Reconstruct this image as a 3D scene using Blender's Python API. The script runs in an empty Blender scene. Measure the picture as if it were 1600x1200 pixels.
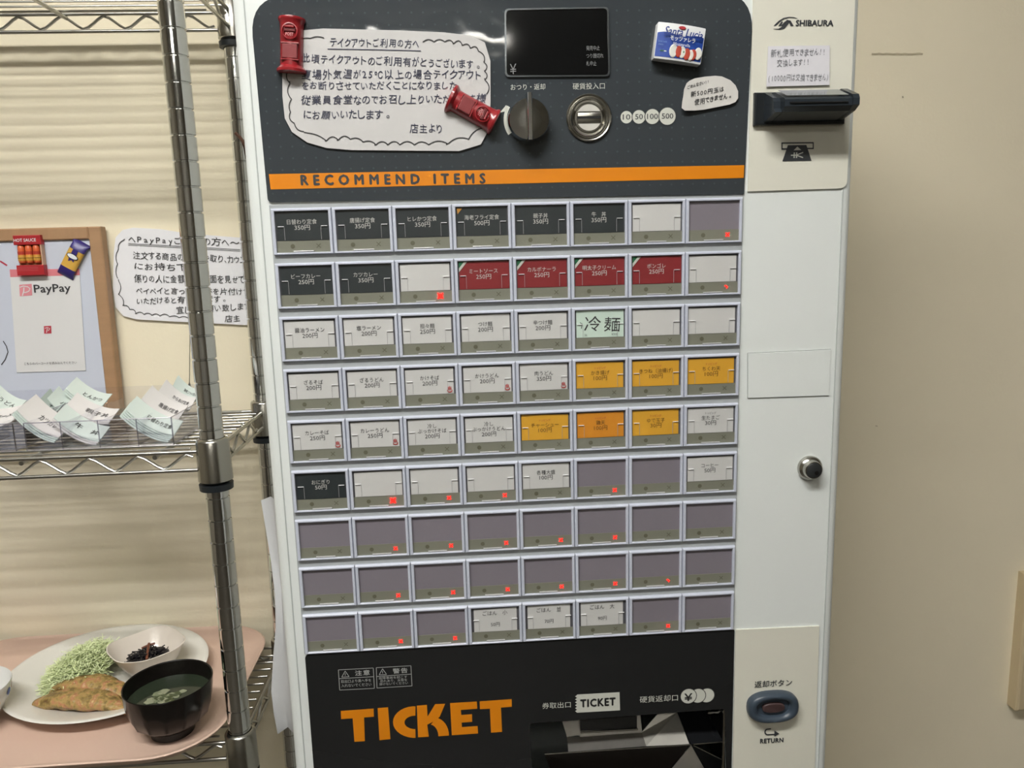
import bpy, math, random
from mathutils import Vector, Matrix, noise
random.seed(7)
# ------------------------------------------------------------------ camera
S = bpy.context.scene
COL = S.collection
ZG = 1.45                                   # height of the top of the button field above the floor
CAM = Vector((0.175534, -0.743358, ZG - 0.04799))
YAW, PITCH, ROLL, FPX = 0.0601473, 0.1673361, -0.0281938, 1200.0
cy_, sy_, cp_, sp_ = math.cos(YAW), math.sin(YAW), math.cos(PITCH), math.sin(PITCH)
FW = Vector((sy_*cp_, cy_*cp_, -sp_)); R0 = Vector((cy_, -sy_, 0)); U0 = R0.cross(FW)
RT = math.cos(ROLL)*R0 + math.sin(ROLL)*U0; UP = -math.sin(ROLL)*R0 + math.cos(ROLL)*U0
cd = bpy.data.cameras.new('camera'); cam = bpy.data.objects.new('camera', cd); COL.objects.link(cam)
cd.sensor_width = 36.0; cd.lens = 36.0*FPX/1600.0; cd.clip_start = 0.02; cd.clip_end = 60
cam.matrix_world = Matrix(((RT.x, UP.x, -FW.x, CAM.x), (RT.y, UP.y, -FW.y, CAM.y), (RT.z, UP.z, -FW.z, CAM.z), (0, 0, 0, 1)))
S.camera = cam
# ------------------------------------------------------------------ world, lamps, exposure
w = bpy.data.worlds.new('world'); S.world = w; w.use_nodes = True
w.node_tree.nodes['Background'].inputs[0].default_value = (0.9, 0.95, 1.0, 1)
w.node_tree.nodes['Background'].inputs[1].default_value = 0.12
S.view_settings.view_transform = 'Standard'; S.view_settings.look = 'None'
S.view_settings.exposure = 0.38; S.view_settings.gamma = 1.0; S.view_settings.use_curve_mapping = False
CEIL = 2.62
LAMPS = [(-0.24, -0.95, 37.0), (0.25, -2.35, 5.0), (-0.12, -3.66, 7.0)]
for lx, ly, pw in LAMPS:
    ld = bpy.data.lights.new('tube_light', 'AREA'); ld.shape = 'RECTANGLE'; ld.size = 1.2; ld.size_y = 0.16
    ld.energy = pw; ld.color = (1.0, 0.985, 0.95)
    lo = bpy.data.objects.new('tube_light', ld); lo.location = (lx, ly, CEIL-0.07); COL.objects.link(lo)

def ray(px, py):
    return (px-800)/FPX*RT - (py-600)/FPX*UP + FW
def atY(px, py, Y=0.0):
    d = ray(px, py); return CAM + d*((Y-CAM.y)/d.y)
def atZ(px, py, Z):
    d = ray(px, py); return CAM + d*((Z-CAM.z)/d.z)
def atP(px, py, P, N):
    d = ray(px, py); return CAM + d*((P-CAM).dot(N)/d.dot(N))

# ------------------------------------------------------------------ materials
def lin(c):
    if isinstance(c, str):
        c = [int(c[i:i+2], 16)/255 for i in (0, 2, 4)]
    return tuple(x/12.92 if x <= .04045 else ((x+.055)/1.055)**2.4 for x in c) + (1,)
MATS = {}
def mat(name, col, rough=.5, metal=0., spec=.5, emit=None, es=0., noise_amt=0., noise_scale=20., bump=0., bump_scale=200., coat=0., stretch=None):
    if name in MATS: return MATS[name]
    m = bpy.data.materials.new(name); m.use_nodes = True; nt = m.node_tree
    b = nt.nodes['Principled BSDF']; c = lin(col)
    b.inputs['Base Color'].default_value = c; b.inputs['Roughness'].default_value = rough
    b.inputs['Metallic'].default_value = metal; b.inputs['Specular IOR Level'].default_value = spec
    b.inputs['Coat Weight'].default_value = coat; b.inputs['Coat Roughness'].default_value = .08
    if emit: b.inputs['Emission Color'].default_value = lin(emit); b.inputs['Emission Strength'].default_value = es
    if noise_amt or bump:
        tc = nt.nodes.new('ShaderNodeTexCoord'); mp = nt.nodes.new('ShaderNodeMapping')
        if stretch: mp.inputs['Scale'].default_value = stretch
        nt.links.new(tc.outputs['Object'], mp.inputs[0])
    if noise_amt:
        n = nt.nodes.new('ShaderNodeTexNoise'); n.inputs['Scale'].default_value = noise_scale; n.inputs['Detail'].default_value = 5
        nt.links.new(mp.outputs[0], n.inputs['Vector'])
        mx = nt.nodes.new('ShaderNodeMix'); mx.data_type = 'RGBA'
        mx.inputs[6].default_value = tuple(x*(1-noise_amt) for x in c[:3])+(1,)
        mx.inputs[7].default_value = tuple(min(1, x*(1+noise_amt)) for x in c[:3])+(1,)
        nt.links.new(n.outputs['Fac'], mx.inputs[0]); nt.links.new(mx.outputs[2], b.inputs['Base Color'])
    if bump:
        n2 = nt.nodes.new('ShaderNodeTexNoise'); n2.inputs['Scale'].default_value = bump_scale; n2.inputs['Detail'].default_value = 3
        nt.links.new(mp.outputs[0], n2.inputs['Vector'])
        bp = nt.nodes.new('ShaderNodeBump'); bp.inputs['Strength'].default_value = bump; bp.inputs['Distance'].default_value = .001
        nt.links.new(n2.outputs['Fac'], bp.inputs['Height']); nt.links.new(bp.outputs[0], b.inputs['Normal'])
    MATS[name] = m; return m
def clear(name, tint, fac, rough=.05):
    if name in MATS: return MATS[name]
    m = bpy.data.materials.new(name); m.use_nodes = True; nt = m.node_tree; nt.nodes.clear()
    o = nt.nodes.new('ShaderNodeOutputMaterial'); t = nt.nodes.new('ShaderNodeBsdfTransparent'); g = nt.nodes.new('ShaderNodeBsdfGlossy')
    mx = nt.nodes.new('ShaderNodeMixShader'); fr = nt.nodes.new('ShaderNodeLayerWeight')
    pw_ = nt.nodes.new('ShaderNodeMath'); pw_.operation = 'POWER'; pw_.inputs[1].default_value = 4.; nt.links.new(fr.outputs[1], pw_.inputs[0])
    ml = nt.nodes.new('ShaderNodeMath'); ml.operation = 'MULTIPLY_ADD'; ml.inputs[1].default_value = .6; ml.inputs[2].default_value = fac
    t.inputs[0].default_value = lin(tint); g.inputs['Roughness'].default_value = rough
    nt.links.new(pw_.outputs[0], ml.inputs[0]); nt.links.new(ml.outputs[0], mx.inputs[0])
    nt.links.new(t.outputs[0], mx.inputs[1]); nt.links.new(g.outputs[0], mx.inputs[2]); nt.links.new(mx.outputs[0], o.inputs[0])
    MATS[name] = m; return m

WHITE = mat('powder_coat_white', 'dfe4e2', .38, spec=.45, bump=.05, bump_scale=900)
FASC = mat('fascia_ivory', 'dcdbce', .42)
FRAME = mat('frame_plastic', 'c3c8d6', .30)
BASEP = mat('panel_grey_plastic', 'a6abad', .45)
ORANGE = mat('print_orange', 'd8820f', .35)
PRINTW = mat('print_white', 'c9cbc2', .5)
PRINTD = mat('print_dark', '35383c', .5)
DISP = mat('display_black', '0d0e0f', .06, spec=.5)
BLK = mat('slot_black', '060606', .5)
CHROME = mat('chrome', 'd6d8da', .10, metal=1.)
CHROME2 = mat('brushed_nickel', 'b4b2ab', .22, metal=1.)
POSTM = mat('chrome_plating', 'dadbda', .08, metal=1.)
WIREM = mat('chrome_wire', 'b7b6b0', .3, metal=1.)
STEEL = mat('stainless_chute', 'b5b2ac', .42, metal=.75, noise_amt=.15, noise_scale=60)
PAPER = mat('paper_white', 'c4c3c2', .7, noise_amt=.02, noise_scale=15)
PAPERG = mat('paper_warm', 'cfcdc9', .7)
INK = mat('marker_ink', '2b2f48', .6)
INKB = mat('marker_black', '2a2a2c', .6)
PENCIL = mat('pencil_ink', '75777c', .6)
CARD_DARK = mat('card_charcoal', '2e3436', .45)
CARD_WHITE = mat('card_white', 'd2d2d0', .6)
CARD_RED = mat('card_red', '86262a', .5)
CARD_YEL = mat('card_yellow', 'dda632', .55)
CARD_ORA = mat('card_orange_yellow', 'd98e26', .55)
CARD_MINT = mat('card_mint', 'cfe3d6', .6)
EMPTY = mat('button_backplate_grey', '857f88', .5)
STRIP = mat('status_strip_olive', '828375', .5)
MARK = mat('status_mark', '63624f', .6)
TXD = mat('card_text_dark', '3a3a3c', .6)
TXL = mat('card_text_light', 'cfcfca', .6)
TXO = mat('card_text_brown', '6b4d1c', .6)
TXR = mat('card_mark_red', 'b3403c', .6)
GREEN = mat('card_corner_green', '1f6b45', .6)
LED = mat('led_red', '601010', .4, emit='ff0805', es=13.)
COVER = clear('button_cover_plastic', 'fbfbfb', .03, .12)
CLIP = clear('clear_clip_plastic', 'fafafa', .03, .2)
ACRYL = clear('clear_acrylic', 'fbfbfd', .03, .08)
SMOKE = mat('bill_mouth_smoke', '2b3137', .22, spec=.4)
SMOKE2 = mat('bill_mouth_black', '1b1f22', .3)
REDM = mat('magnet_red_enamel', '8e2026', .28, coat=.4)
SLATE = mat('slate_blue_plastic', '3b4652', .35)

def panel_black(name, base, wav):
    m = mat(name, base, .035, spec=.5); nt = m.node_tree; b = nt.nodes['Principled BSDF']
    tc = nt.nodes.new('ShaderNodeTexCoord'); mp = nt.nodes.new('ShaderNodeMapping')
    nt.links.new(tc.outputs['Object'], mp.inputs[0])
    n = nt.nodes.new('ShaderNodeTexNoise'); n.inputs['Scale'].default_value = 55; n.inputs['Detail'].default_value = 0
    nt.links.new(mp.outputs[0], n.inputs['Vector'])
    bp = nt.nodes.new('ShaderNodeBump'); bp.inputs['Strength'].default_value = wav; bp.inputs['Distance'].default_value = .0004
    nt.links.new(n.outputs['Fac'], bp.inputs['Height']); nt.links.new(bp.outputs[0], b.inputs['Normal'])
    # printed dot lattice, 12 mm pitch
    sp = nt.nodes.new('ShaderNodeSeparateXYZ'); nt.links.new(mp.outputs[0], sp.inputs[0])
    def mth(op, a, bv=None):
        k = nt.nodes.new('ShaderNodeMath'); k.operation = op
        if hasattr(a, 'links'): nt.links.new(a, k.inputs[0])
        else: k.inputs[0].default_value = a
        if bv is not None:
            if hasattr(bv, 'links'): nt.links.new(bv, k.inputs[1])
            else: k.inputs[1].default_value = bv
        return k.outputs[0]
    def cell(o):
        return mth('POWER', mth('SUBTRACT', mth('FRACT', mth('MULTIPLY', o, 96.)), .5), 2.)
    d = mth('SQRT', mth('ADD', cell(sp.outputs[0]), cell(sp.outputs[2])))
    f = mth('LESS_THAN', d, .09)
    mx = nt.nodes.new('ShaderNodeMix'); mx.data_type = 'RGBA'
    mx.inputs[6].default_value = lin(base); mx.inputs[7].default_value = lin('454b4f')
    nt.links.new(f, mx.inputs[0]); nt.links.new(mx.outputs[2], b.inputs['Base Color'])
    return m
PBLACK = panel_black('panel_charcoal_gloss', '3a3f43', .45)
PBLACK2 = mat('panel_black_gloss', '202122', .2, spec=.5)

# ------------------------------------------------------------------ mesh helpers
class M:
    def __init__(s): s.v = []; s.f = []
    def add(s, v, f):
        n = len(s.v); s.v += [Vector(p) for p in v]; s.f += [tuple(i+n for i in q) for q in f]; return s
    def box(s, x0, x1, y0, y1, z0, z1):
        v = [(x, y, z) for x in (x0, x1) for y in (y0, y1) for z in (z0, z1)]
        return s.add(v, [(0, 1, 3, 2), (4, 6, 7, 5), (0, 4, 5, 1), (2, 3, 7, 6), (0, 2, 6, 4), (1, 5, 7, 3)])
    def rbox(s, x0, x1, y0, y1, z0, z1, r):          # chamfered front (low y) edges
        n = len(s.v)
        L = [((x0, x1, z0, z1), y1), ((x0, x1, z0, z1), y0+r), ((x0+r*.3, x1-r*.3, z0+r*.3, z1-r*.3), y0+r*.3), ((x0+r, x1-r, z0+r, z1-r), y0)]
        loops = [[(a, y, c), (b, y, c), (b, y, d), (a, y, d)] for (a, b, c, d), y in L]
        return s.loft(loops, cap0=True, cap1=True)
    def loft(s, loops, closed=True, cap0=False, cap1=False):
        n = len(s.v); k = len(loops[0])
        for L in loops: s.v += [Vector(p) for p in L]
        for i in range(len(loops)-1):
            for j in range(k if closed else k-1):
                a = n+i*k+j; b = n+i*k+(j+1) % k
                s.f.append((a, b, b+k, a+k))
        if cap0: s.f.append(tuple(n+j for j in range(k)))[::-1] if False else s.f.append(tuple(n+j for j in reversed(range(k))))
        if cap1: s.f.append(tuple(n+(len(loops)-1)*k+j for j in range(k)))
        return s
    def lathe(s, prof, c=(0, 0, 0), axis='z', seg=32, cap0=False, cap1=False, sx=1., sy=1.):
        loops = []
        for r, h in prof:
            L = []
            for j in range(seg):
                a = 2*math.pi*j/seg; u, v = r*math.cos(a)*sx, r*math.sin(a)*sy
                p = (u, v, h) if axis == 'z' else ((u, h, v) if axis == 'y' else (h, u, v))
                L.append((p[0]+c[0], p[1]+c[1], p[2]+c[2]))
            loops.append(L)
        return s.loft(loops, True, cap0, cap1)
    def tube(s, pts, r, seg=8, cap=True):
        pts = [Vector(p) for p in pts]; loops = []; side = None
        for i, p in enumerate(pts):
            t = ((pts[i+1]-p).normalized() if i < len(pts)-1 else Vector()) + ((p-pts[i-1]).normalized() if i else Vector())
            t.normalize()
            if side is None: side = t.orthogonal().normalized()
            side = (side - t*side.dot(t)).normalized(); o = t.cross(side)
            rr = r[i] if isinstance(r, (list, tuple)) else r
            loops.append([p+side*math.cos(2*math.pi*j/seg)*rr+o*math.sin(2*math.pi*j/seg)*rr for j in range(seg)])
        return s.loft(loops, True, cap, cap)
    def prism(s, poly, d):                            # extrude planar polygon (3-D points) along vector d
        poly = [Vector(p) for p in poly]; d = Vector(d); n = len(s.v); k = len(poly)
        s.v += poly + [p+d for p in poly]
        s.f.append(tuple(n+i for i in range(k))); s.f.append(tuple(n+k+i for i in reversed(range(k))))
        for i in range(k): s.f.append((n+i, n+(i+1) % k, n+k+(i+1) % k, n+k+i))
        return s
    def merge(s, o, mtx=None):
        return s.add([mtx @ p if mtx else p for p in o.v], o.f)
    def mesh(s, name, inv=None, smooth=None, fix=True):
        me = bpy.data.meshes.new(name)
        me.from_pydata([tuple(inv @ p) if inv else tuple(p) for p in s.v], [], s.f)
        if fix:
            import bmesh
            b = bmesh.new(); b.from_mesh(me); bmesh.ops.recalc_face_normals(b, faces=b.faces); b.to_mesh(me); b.free()
        if smooth:
            me.shade_smooth(); me.set_sharp_from_angle(angle=math.radians(smooth))
        return me

INV = {}
WM = {}
def thing(name, label, cat, loc=(0, 0, 0), rot=None, group=None):
    o = bpy.data.objects.new(name, None); COL.objects.link(o); o.empty_display_size = .01
    m = Matrix.Translation(loc)
    if rot is not None: m = m @ rot.to_4x4()
    o.matrix_world = m; WM[o.name] = m; INV[o.name] = m.inverted()
    o['label'] = label; o['category'] = cat
    if group: o['group'] = group
    return o
def tag(o, label, cat, group=None):
    o['label'] = label; o['category'] = cat
    if group: o['group'] = group
    return o
def link(name, me, m, parent=None, loc=None, label=None):
    o = bpy.data.objects.new(name, me); COL.objects.link(o)
    if m is not None:
        if len(me.materials) == 0: me.materials.append(m)
    if parent is not None:
        o.parent = parent
        WM[o.name] = WM[parent.name]; INV[o.name] = INV[parent.name]
        if loc is not None:
            o.location = loc; WM[o.name] = WM[parent.name] @ Matrix.Translation(loc); INV[o.name] = WM[o.name].inverted()
    elif loc is not None: o.location = loc
    if parent is None:
        WM[o.name] = Matrix.Translation(loc) if loc is not None else Matrix(); INV[o.name] = WM[o.name].inverted()
    if label: o['label'] = label
    return o
def build(name, mm, m, parent=None, smooth=None, label=None, fix=True, local=False, stuff=False):
    """mm in world coordinates (or in the parent's own when local)"""
    inv = None if (local or parent is None) else INV[parent.name]
    if parent is None:                                # put a lone mesh's origin at its foot
        c = Vector((sum(p.x for p in mm.v)/len(mm.v), sum(p.y for p in mm.v)/len(mm.v), min(p.z for p in mm.v)))
        o = link(name, mm.mesh(name, Matrix.Translation(-c), smooth, fix), m, None, c, label)
    else:
        o = link(name, mm.mesh(name, inv, smooth, fix), m, parent, None, label)
    if stuff: o['kind'] = 'stuff'
    return o
def struct(name, mm, m, smooth=None):
    o = link(name, mm.mesh(name, None, smooth), m); o['kind'] = 'structure'; return o

# ------------------------------------------------------------------ lettering
GC = {}
LAY = .000025
def glyph(body, bold=0., space=1., shear=0.):
    k = (body, bold, space, shear)
    if k not in GC:
        c = bpy.data.curves.new('t', 'FONT'); c.body = body; c.resolution_u = 2; c.fill_mode = 'FRONT'
        c.space_character = space; c.shear = shear
        o = bpy.data.objects.new('t', c); me = o.to_mesh()
        v = [(p.co.x, p.co.y, 0) for p in me.vertices]; f = [tuple(q.vertices) for q in me.polygons]
        o.to_mesh_clear(); bpy.data.objects.remove(o); bpy.data.curves.remove(c)
        if bold > 0:                                  # heavier weight: the outline laid down three times, a hair apart
            d = bold*.9; n = len(v); v0 = v; f0 = f
            v = [(x+a, y+b_, q) for q, (a, b_) in enumerate(((-d, 0), (d, 0), (0, d*.8), (0, -d*.8))) for x, y, _ in v0]; f = [tuple(i+n*k2 for i in q) for k2 in range(4) for q in f0]
        GC[k] = (v, f)
    return GC[k]
def text3(mm, body, O, U, V, wdt, hgt=None, bold=0., space=1., shear=0.):
    v, f = glyph(body, bold, space, shear)
    if not v: return mm
    x0, x1 = min(p[0] for p in v), max(p[0] for p in v); y0, y1 = min(p[1] for p in v), max(p[1] for p in v)
    sx = wdt/(x1-x0) if wdt else hgt/(y1-y0); sy = hgt/(y1-y0) if hgt else sx
    N = U.cross(V)*LAY
    return mm.add([O+U*((p[0]-x0)*sx)+V*((p[1]-y0)*sy)+N*p[2] for p in v], f)
XV, ZV, YV = Vector((1, 0, 0)), Vector((0, 0, 1)), Vector((0, 1, 0))
def ftext(mm, body, a, b, hpx, Y, bold=0., space=1., shear=0.):
    O = atY(*a, Y); P = atY(*b, Y); h = (atY(a[0], a[1]-hpx, Y)-O).length
    return text3(mm, body, O, (P-O).normalized(), ZV, (P-O).length, h, bold, space, shear)
def hand(mm, body, O, P, V, h, jit=1., bold=.0):
    """hand-written line: each character turned, sized and shifted by a little"""
    U = (P-O); W = U.length; U.normalize()
    adv = [(.42 if c in ' 　、' else (.6 if ord(c) < 128 else (.82 if 0x3040 <= ord(c) < 0x30ff else 1.))) for c in body]
    k = W/sum(adv); x = 0.; NN = U.cross(V)*LAY
    for c, ad in zip(body, adv):
        if c not in ' 　':
            v, f = glyph(c, bold)
            if v:
                x0, x1 = min(p[0] for p in v), max(p[0] for p in v)
                a = math.radians(random.uniform(-7, 7)*jit); s = random.uniform(.9, 1.08); sh = random.uniform(0, .16)*jit
                gw = min(ad*.88, (x1-x0)*.95)*k/(max(x1-x0, .05)); cx = (x+ad*.5*k); dy = random.uniform(-.05, .05)*h
                pts = []
                for p in v:
                    qx = (p[0]-(x0+x1)/2)*gw*s; qy = (p[1]-.35)*h*s
                    qx += qy*sh
                    rx = qx*math.cos(a)-qy*math.sin(a); ry = qx*math.sin(a)+qy*math.cos(a)
                    pts.append(O+U*(cx+rx)+V*(ry+.35*h+dy)+NN*p[2])
                mm.add(pts, f)
        x += ad*k
    return mm
def fhand(mm, body, a, b, hpx, Y, jit=1., bold=0.):
    O = atY(*a, Y); P = atY(*b, Y); h = (atY(a[0], a[1]-hpx, Y)-O).length
    return hand(mm, body, O, P, ZV, h*1.05, jit, bold)
def stroke(mm, pts, wd, N=Vector((0, -1, 0))):
    pts = [Vector(p) for p in pts]; L = []
    for i, p in enumerate(pts):
        t = (pts[min(i+1, len(pts)-1)]-pts[max(i-1, 0)]).normalized(); s = t.cross(N).normalized()
        L.append((p-s*wd/2, p+s*wd/2))
    n = len(mm.v)
    for a, b in L: mm.v += [a, b]
    for i in range(len(L)-1): mm.f.append((n+2*i, n+2*i+1, n+2*i+3, n+2*i+2))
    return mm
def scallop(mm, px, Y, wd, bulge, step, c, jit=.3, skip=(), pf=None):
    """cloud-shaped hand-drawn border: bumps bulging outward from the centre c along a pixel path laid on plane Y"""
    pf = pf or (lambda q: atY(q[0], q[1], Y))
    P = []
    for i in range(len(px)-1):
        a, b = Vector(px[i]), Vector(px[i+1]); n = max(1, round((b-a).length/step))
        for k in range(n): P.append(a.lerp(b, k/n))
    P.append(Vector(px[-1]))
    for i in range(len(P)-1):
        a, b = P[i], P[i+1]; t = b-a; nrm = Vector((t.y, -t.x)).normalized()
        if nrm.dot((a+b)/2-Vector(c)) < 0: nrm = -nrm
        bl = bulge*random.uniform(1-jit, 1+jit); ov = random.uniform(0, .15)
        pts = []
        for k in range(9):
            u = -ov+(1+ov)*k/8; q = a+t*u+nrm*bl*(1-(2*max(0, u)-1)**2)
            pts.append(pf((q.x, q.y)))
        stroke(mm, pts, wd)
    return mm
def disc(mm, c, r, Y, seg=24, rz=None, N=None):
    n = len(mm.v); rz = rz or r
    mm.v += [Vector((c.x+r*math.cos(2*math.pi*k/seg), Y, c.z+rz*math.sin(2*math.pi*k/seg))) for k in range(seg)]
    mm.f.append(tuple(n+k for k in range(seg))); return mm
def roundpoly(pts, rad, seg=6):
    out = []
    n = len(pts)
    for i in range(n):
        p = Vector(pts[i]); a = (Vector(pts[i-1])-p); b = (Vector(pts[(i+1) % n])-p)
        r = rad[i] if isinstance(rad, (list, tuple)) else rad
        if r <= 0: out.append(tuple(p)); continue
        an = a.normalized(); bn = b.normalized(); half = an.angle(bn)/2; d = min(r/math.tan(half), a.length*.49, b.length*.49)
        s = p+an*d; e = p+bn*d
        for k in range(seg+1):
            t = k/seg; out.append(tuple((1-t)**2*s+2*t*(1-t)*p+t*t*e))
    return out
def plate(outer, holes=(), Yf=0., th=.002, bev=0.):
    """flat plate in the xz plane with holes; front at Yf, going back by th"""
    c = bpy.data.curves.new('p', 'CURVE'); c.dimensions = '2D'; c.fill_mode = 'BOTH'; c.extrude = th/2; c.bevel_depth = bev; c.bevel_resolution = 1
    for pts in [outer]+list(holes):
        s = c.splines.new('POLY'); s.points.add(len(pts)-1); s.use_cyclic_u = True
        for q, p in zip(s.points, pts): q.co = (p[0], p[1], 0, 1)
    o = bpy.data.objects.new('p', c); me = o.to_mesh(); mm = M()
    y0 = min(v.co.z for v in me.vertices)
    mm.add([(v.co.x, Yf+(v.co.z-y0), v.co.y) for v in me.vertices], [tuple(q.vertices) for q in me.polygons])
    o.to_mesh_clear(); bpy.data.objects.remove(o); bpy.data.curves.remove(c)
    return mm
def pxz(px, Y=0.): return [(lambda p: (p.x, p.z))(atY(q[0], q[1], Y)) for q in px]
def flat(mm, px, Y):
    n = len(mm.v); mm.v += [atY(q[0], q[1], Y) for q in px]; mm.f.append(tuple(range(n, n+len(px)))); return mm

# ================================================================== SETTING
WY = 0.352
XL, XR, YB = -2.4, 3.3, -5.2
def wall_mat(name, col):
    m = mat(name, col, .75, spec=.25, noise_amt=.035, noise_scale=2.2); nt = m.node_tree; b = nt.nodes['Principled BSDF']
    src = b.inputs['Base Color'].links[0].from_socket
    tc = nt.nodes.new('ShaderNodeTexCoord'); v = nt.nodes.new('ShaderNodeTexNoise'); v.inputs['Scale'].default_value = 22; v.inputs['Detail'].default_value = 6
    nt.links.new(tc.outputs['Object'], v.inputs['Vector'])
    rp = nt.nodes.new('ShaderNodeValToRGB'); rp.color_ramp.elements[0].position = .76; rp.color_ramp.elements[1].position = .84
    nt.links.new(v.outputs['Fac'], rp.inputs[0])
    mx = nt.nodes.new('ShaderNodeMix'); mx.data_type = 'RGBA'; nt.links.new(rp.outputs[0], mx.inputs[0])
    nt.links.new(src, mx.inputs[6]); mx.inputs[7].default_value = lin('c4b597'); nt.links.new(mx.outputs[2], b.inputs['Base Color'])
    n2 = nt.nodes.new('ShaderNodeTexNoise'); n2.inputs['Scale'].default_value = 260; nt.links.new(tc.outputs['Object'], n2.inputs['Vector'])
    bp = nt.nodes.new('ShaderNodeBump'); bp.inputs['Strength'].default_value = .15; bp.inputs['Distance'].default_value = .001
    nt.links.new(n2.outputs['Fac'], bp.inputs['Height']); nt.links.new(bp.outputs[0], b.inputs['Normal'])
    return m
WALLM = wall_mat('wall_cream', 'eee5cc')
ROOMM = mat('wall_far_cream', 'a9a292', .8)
struct('wall_back', M().box(XL, XR, WY, WY+.1, 0, CEIL), WALLM)
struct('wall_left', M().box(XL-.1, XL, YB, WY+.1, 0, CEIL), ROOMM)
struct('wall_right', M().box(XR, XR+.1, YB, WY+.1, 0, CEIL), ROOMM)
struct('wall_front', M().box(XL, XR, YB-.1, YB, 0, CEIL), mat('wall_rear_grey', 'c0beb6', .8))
struct('floor', M().box(XL, XR, YB, WY, -.1, 0), mat('floor_vinyl', '4f4a42', .35, noise_amt=.1, noise_scale=8))
struct('ceiling', M().box(XL-.1, XR+.1, YB-.1, WY+.1, CEIL, CEIL+.1), mat('ceiling_board', 'e2e4e4', .85))
struct('baseboard_back', M().box(XL, XR, WY-.008, WY, 0, .07), mat('baseboard_brown', '5a4a3c', .5))
for lx, ly, pw in LAMPS:
    t = thing('ceiling_light', 'white strip lamp housing on the ceiling, %s' % ('nearest the ticket machine' if ly > -1.5 else 'in the middle of the room' if ly > -3 else 'farthest from the ticket machine'), 'lamp', (lx, ly, CEIL))
    build('lamp_housing', M().loft([[(lx-.63, ly-.09, CEIL), (lx+.63, ly-.09, CEIL), (lx+.63, ly+.09, CEIL), (lx-.63, ly+.09, CEIL)], [(lx-.62, ly-.05, CEIL-.06), (lx+.62, ly-.05, CEIL-.06), (lx+.62, ly+.05, CEIL-.06), (lx-.62, ly+.05, CEIL-.06)]], True, True, True), mat('lamp_enamel', 'e8e8e4', .5), t)
for i, o_ in enumerate([q for q in COL.objects if q.name.startswith('ceiling_light')]):
    lx, ly, pw = LAMPS[i]
    build('tube', M().tube([(lx-.6, ly, CEIL-.088), (lx+.6, ly, CEIL-.088)], .014, 12), mat('tube_glow', 'ffffff', .5, emit='fff8ea', es=14.), o_, 60, label='glowing white fluorescent tube')
# wall access cover at the right edge
wc = thing('wall_panel', 'cream wooden panel standing proud of the wall at the right edge', 'panel', (1.12, WY, ZG-.8))
a0 = atY(1590, 915, WY-.03); a1 = atY(1590, 1117, WY-.03)
build('board', M().rbox(a1.x+.004, a1.x+.18, WY-.022, WY, a1.z, a0.z+.01, .004), mat('panel_cream', 'c9b896', .6), wc)
build('screw_head', M().lathe([(.004, -.0225), (.0035, -.024), (0, -.0245)], (a1.x+.03, WY, a1.z+.03), 'y', 12), CHROME2, wc)
# dark rub marks left on the plaster
st = M()
for (x0, y0, x1, y1, wd) in ((1362, 84, 1442, 84, .004), (1300+110, 151, 1300+110+1.2, 152, .002), (1368, 665, 1371, 666, .002)):
    P0 = atY(x0, y0, WY-.0006); P1 = atY(x1, y1, WY-.0006); n = 14
    pts = [P0.lerp(P1, k/n)+ZV*random.uniform(-.0006, .0006) for k in range(n+1)]
    stroke(st, pts, wd*.6)
tag(build('scuff_mark', st, mat('scuff_grey', 'c2b69b', .8), None, fix=False), 'thin grey horizontal rub mark on the cream wall right of the machine', 'stain')

# ================================================================== TICKET MACHINE
MX0, MX1, MZ0, MZ1 = -.0215, .5595, .02, ZG+.25
tm = thing('ticket_machine', 'white meal ticket vending machine with rows of menu buttons against the cream wall', 'vending machine', ((MX0+MX1)/2, .17, 0))
def cabinet():
    mm = M(); r = .011; loops = []
    def loop(i, y):
        rr = .014; x0, x1, z0, z1 = MX0+i, MX1-i, MZ0+i, MZ1-i; L = []
        for cx, cz, a0 in ((x1-rr, z1-rr, 0), (x0+rr, z1-rr, 90), (x0+rr, z0+rr, 180), (x1-rr, z0+rr, 270)):
            for k in range(5):
                a = math.radians(a0+k*22.5); L.append((cx+rr*math.cos(a), y, cz+rr*math.sin(a)))
        return L
    Y0 = .0025
    for k in range(7):
        a = math.radians(90*k/6); loops.append(loop(r*(1-math.sin(a)), Y0+r*(1-math.cos(a))))
    loops.append(loop(0, .34))
    mm.loft(loops, True, False, True)
    fx = loops[0]
    return mm, fx
mm, fx = cabinet()
# chute opening in the lower front
CH = [(828, 1131), (1133, 1108), (1137, 1290), (836, 1310)]
ch = pxz(CH); chr_ = roundpoly(ch, .004, 3)
front = plate([(p[0], p[2]) for p in fx], [chr_], .0025, .001)
mm.add(front.v, front.f)
build('cabinet_body', mm, WHITE, tm, 40)
for lx in (MX0+.05, MX1-.05):
    for ly in (.04, .3):
        build('foot', M().lathe([(.02, 0), (.02, .021)], (lx, ly, 0), seg=16, cap0=True, cap1=True), BLK, tm, 40)
# raised rib lines on both vertical edges of the front
seam = M()
for x, zz0, zz1 in ((MX0+.012, MZ0+.01, MZ1-.01), (MX1-.0115, MZ0+.01, MZ1-.01)):
    seam.rbox(x-.0006, x+.0006, .0018, .003, zz0, zz1, .0004)
build('edge_seam', seam, mat('seam_grey', 'b9bfbd', .4), tm)
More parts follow.
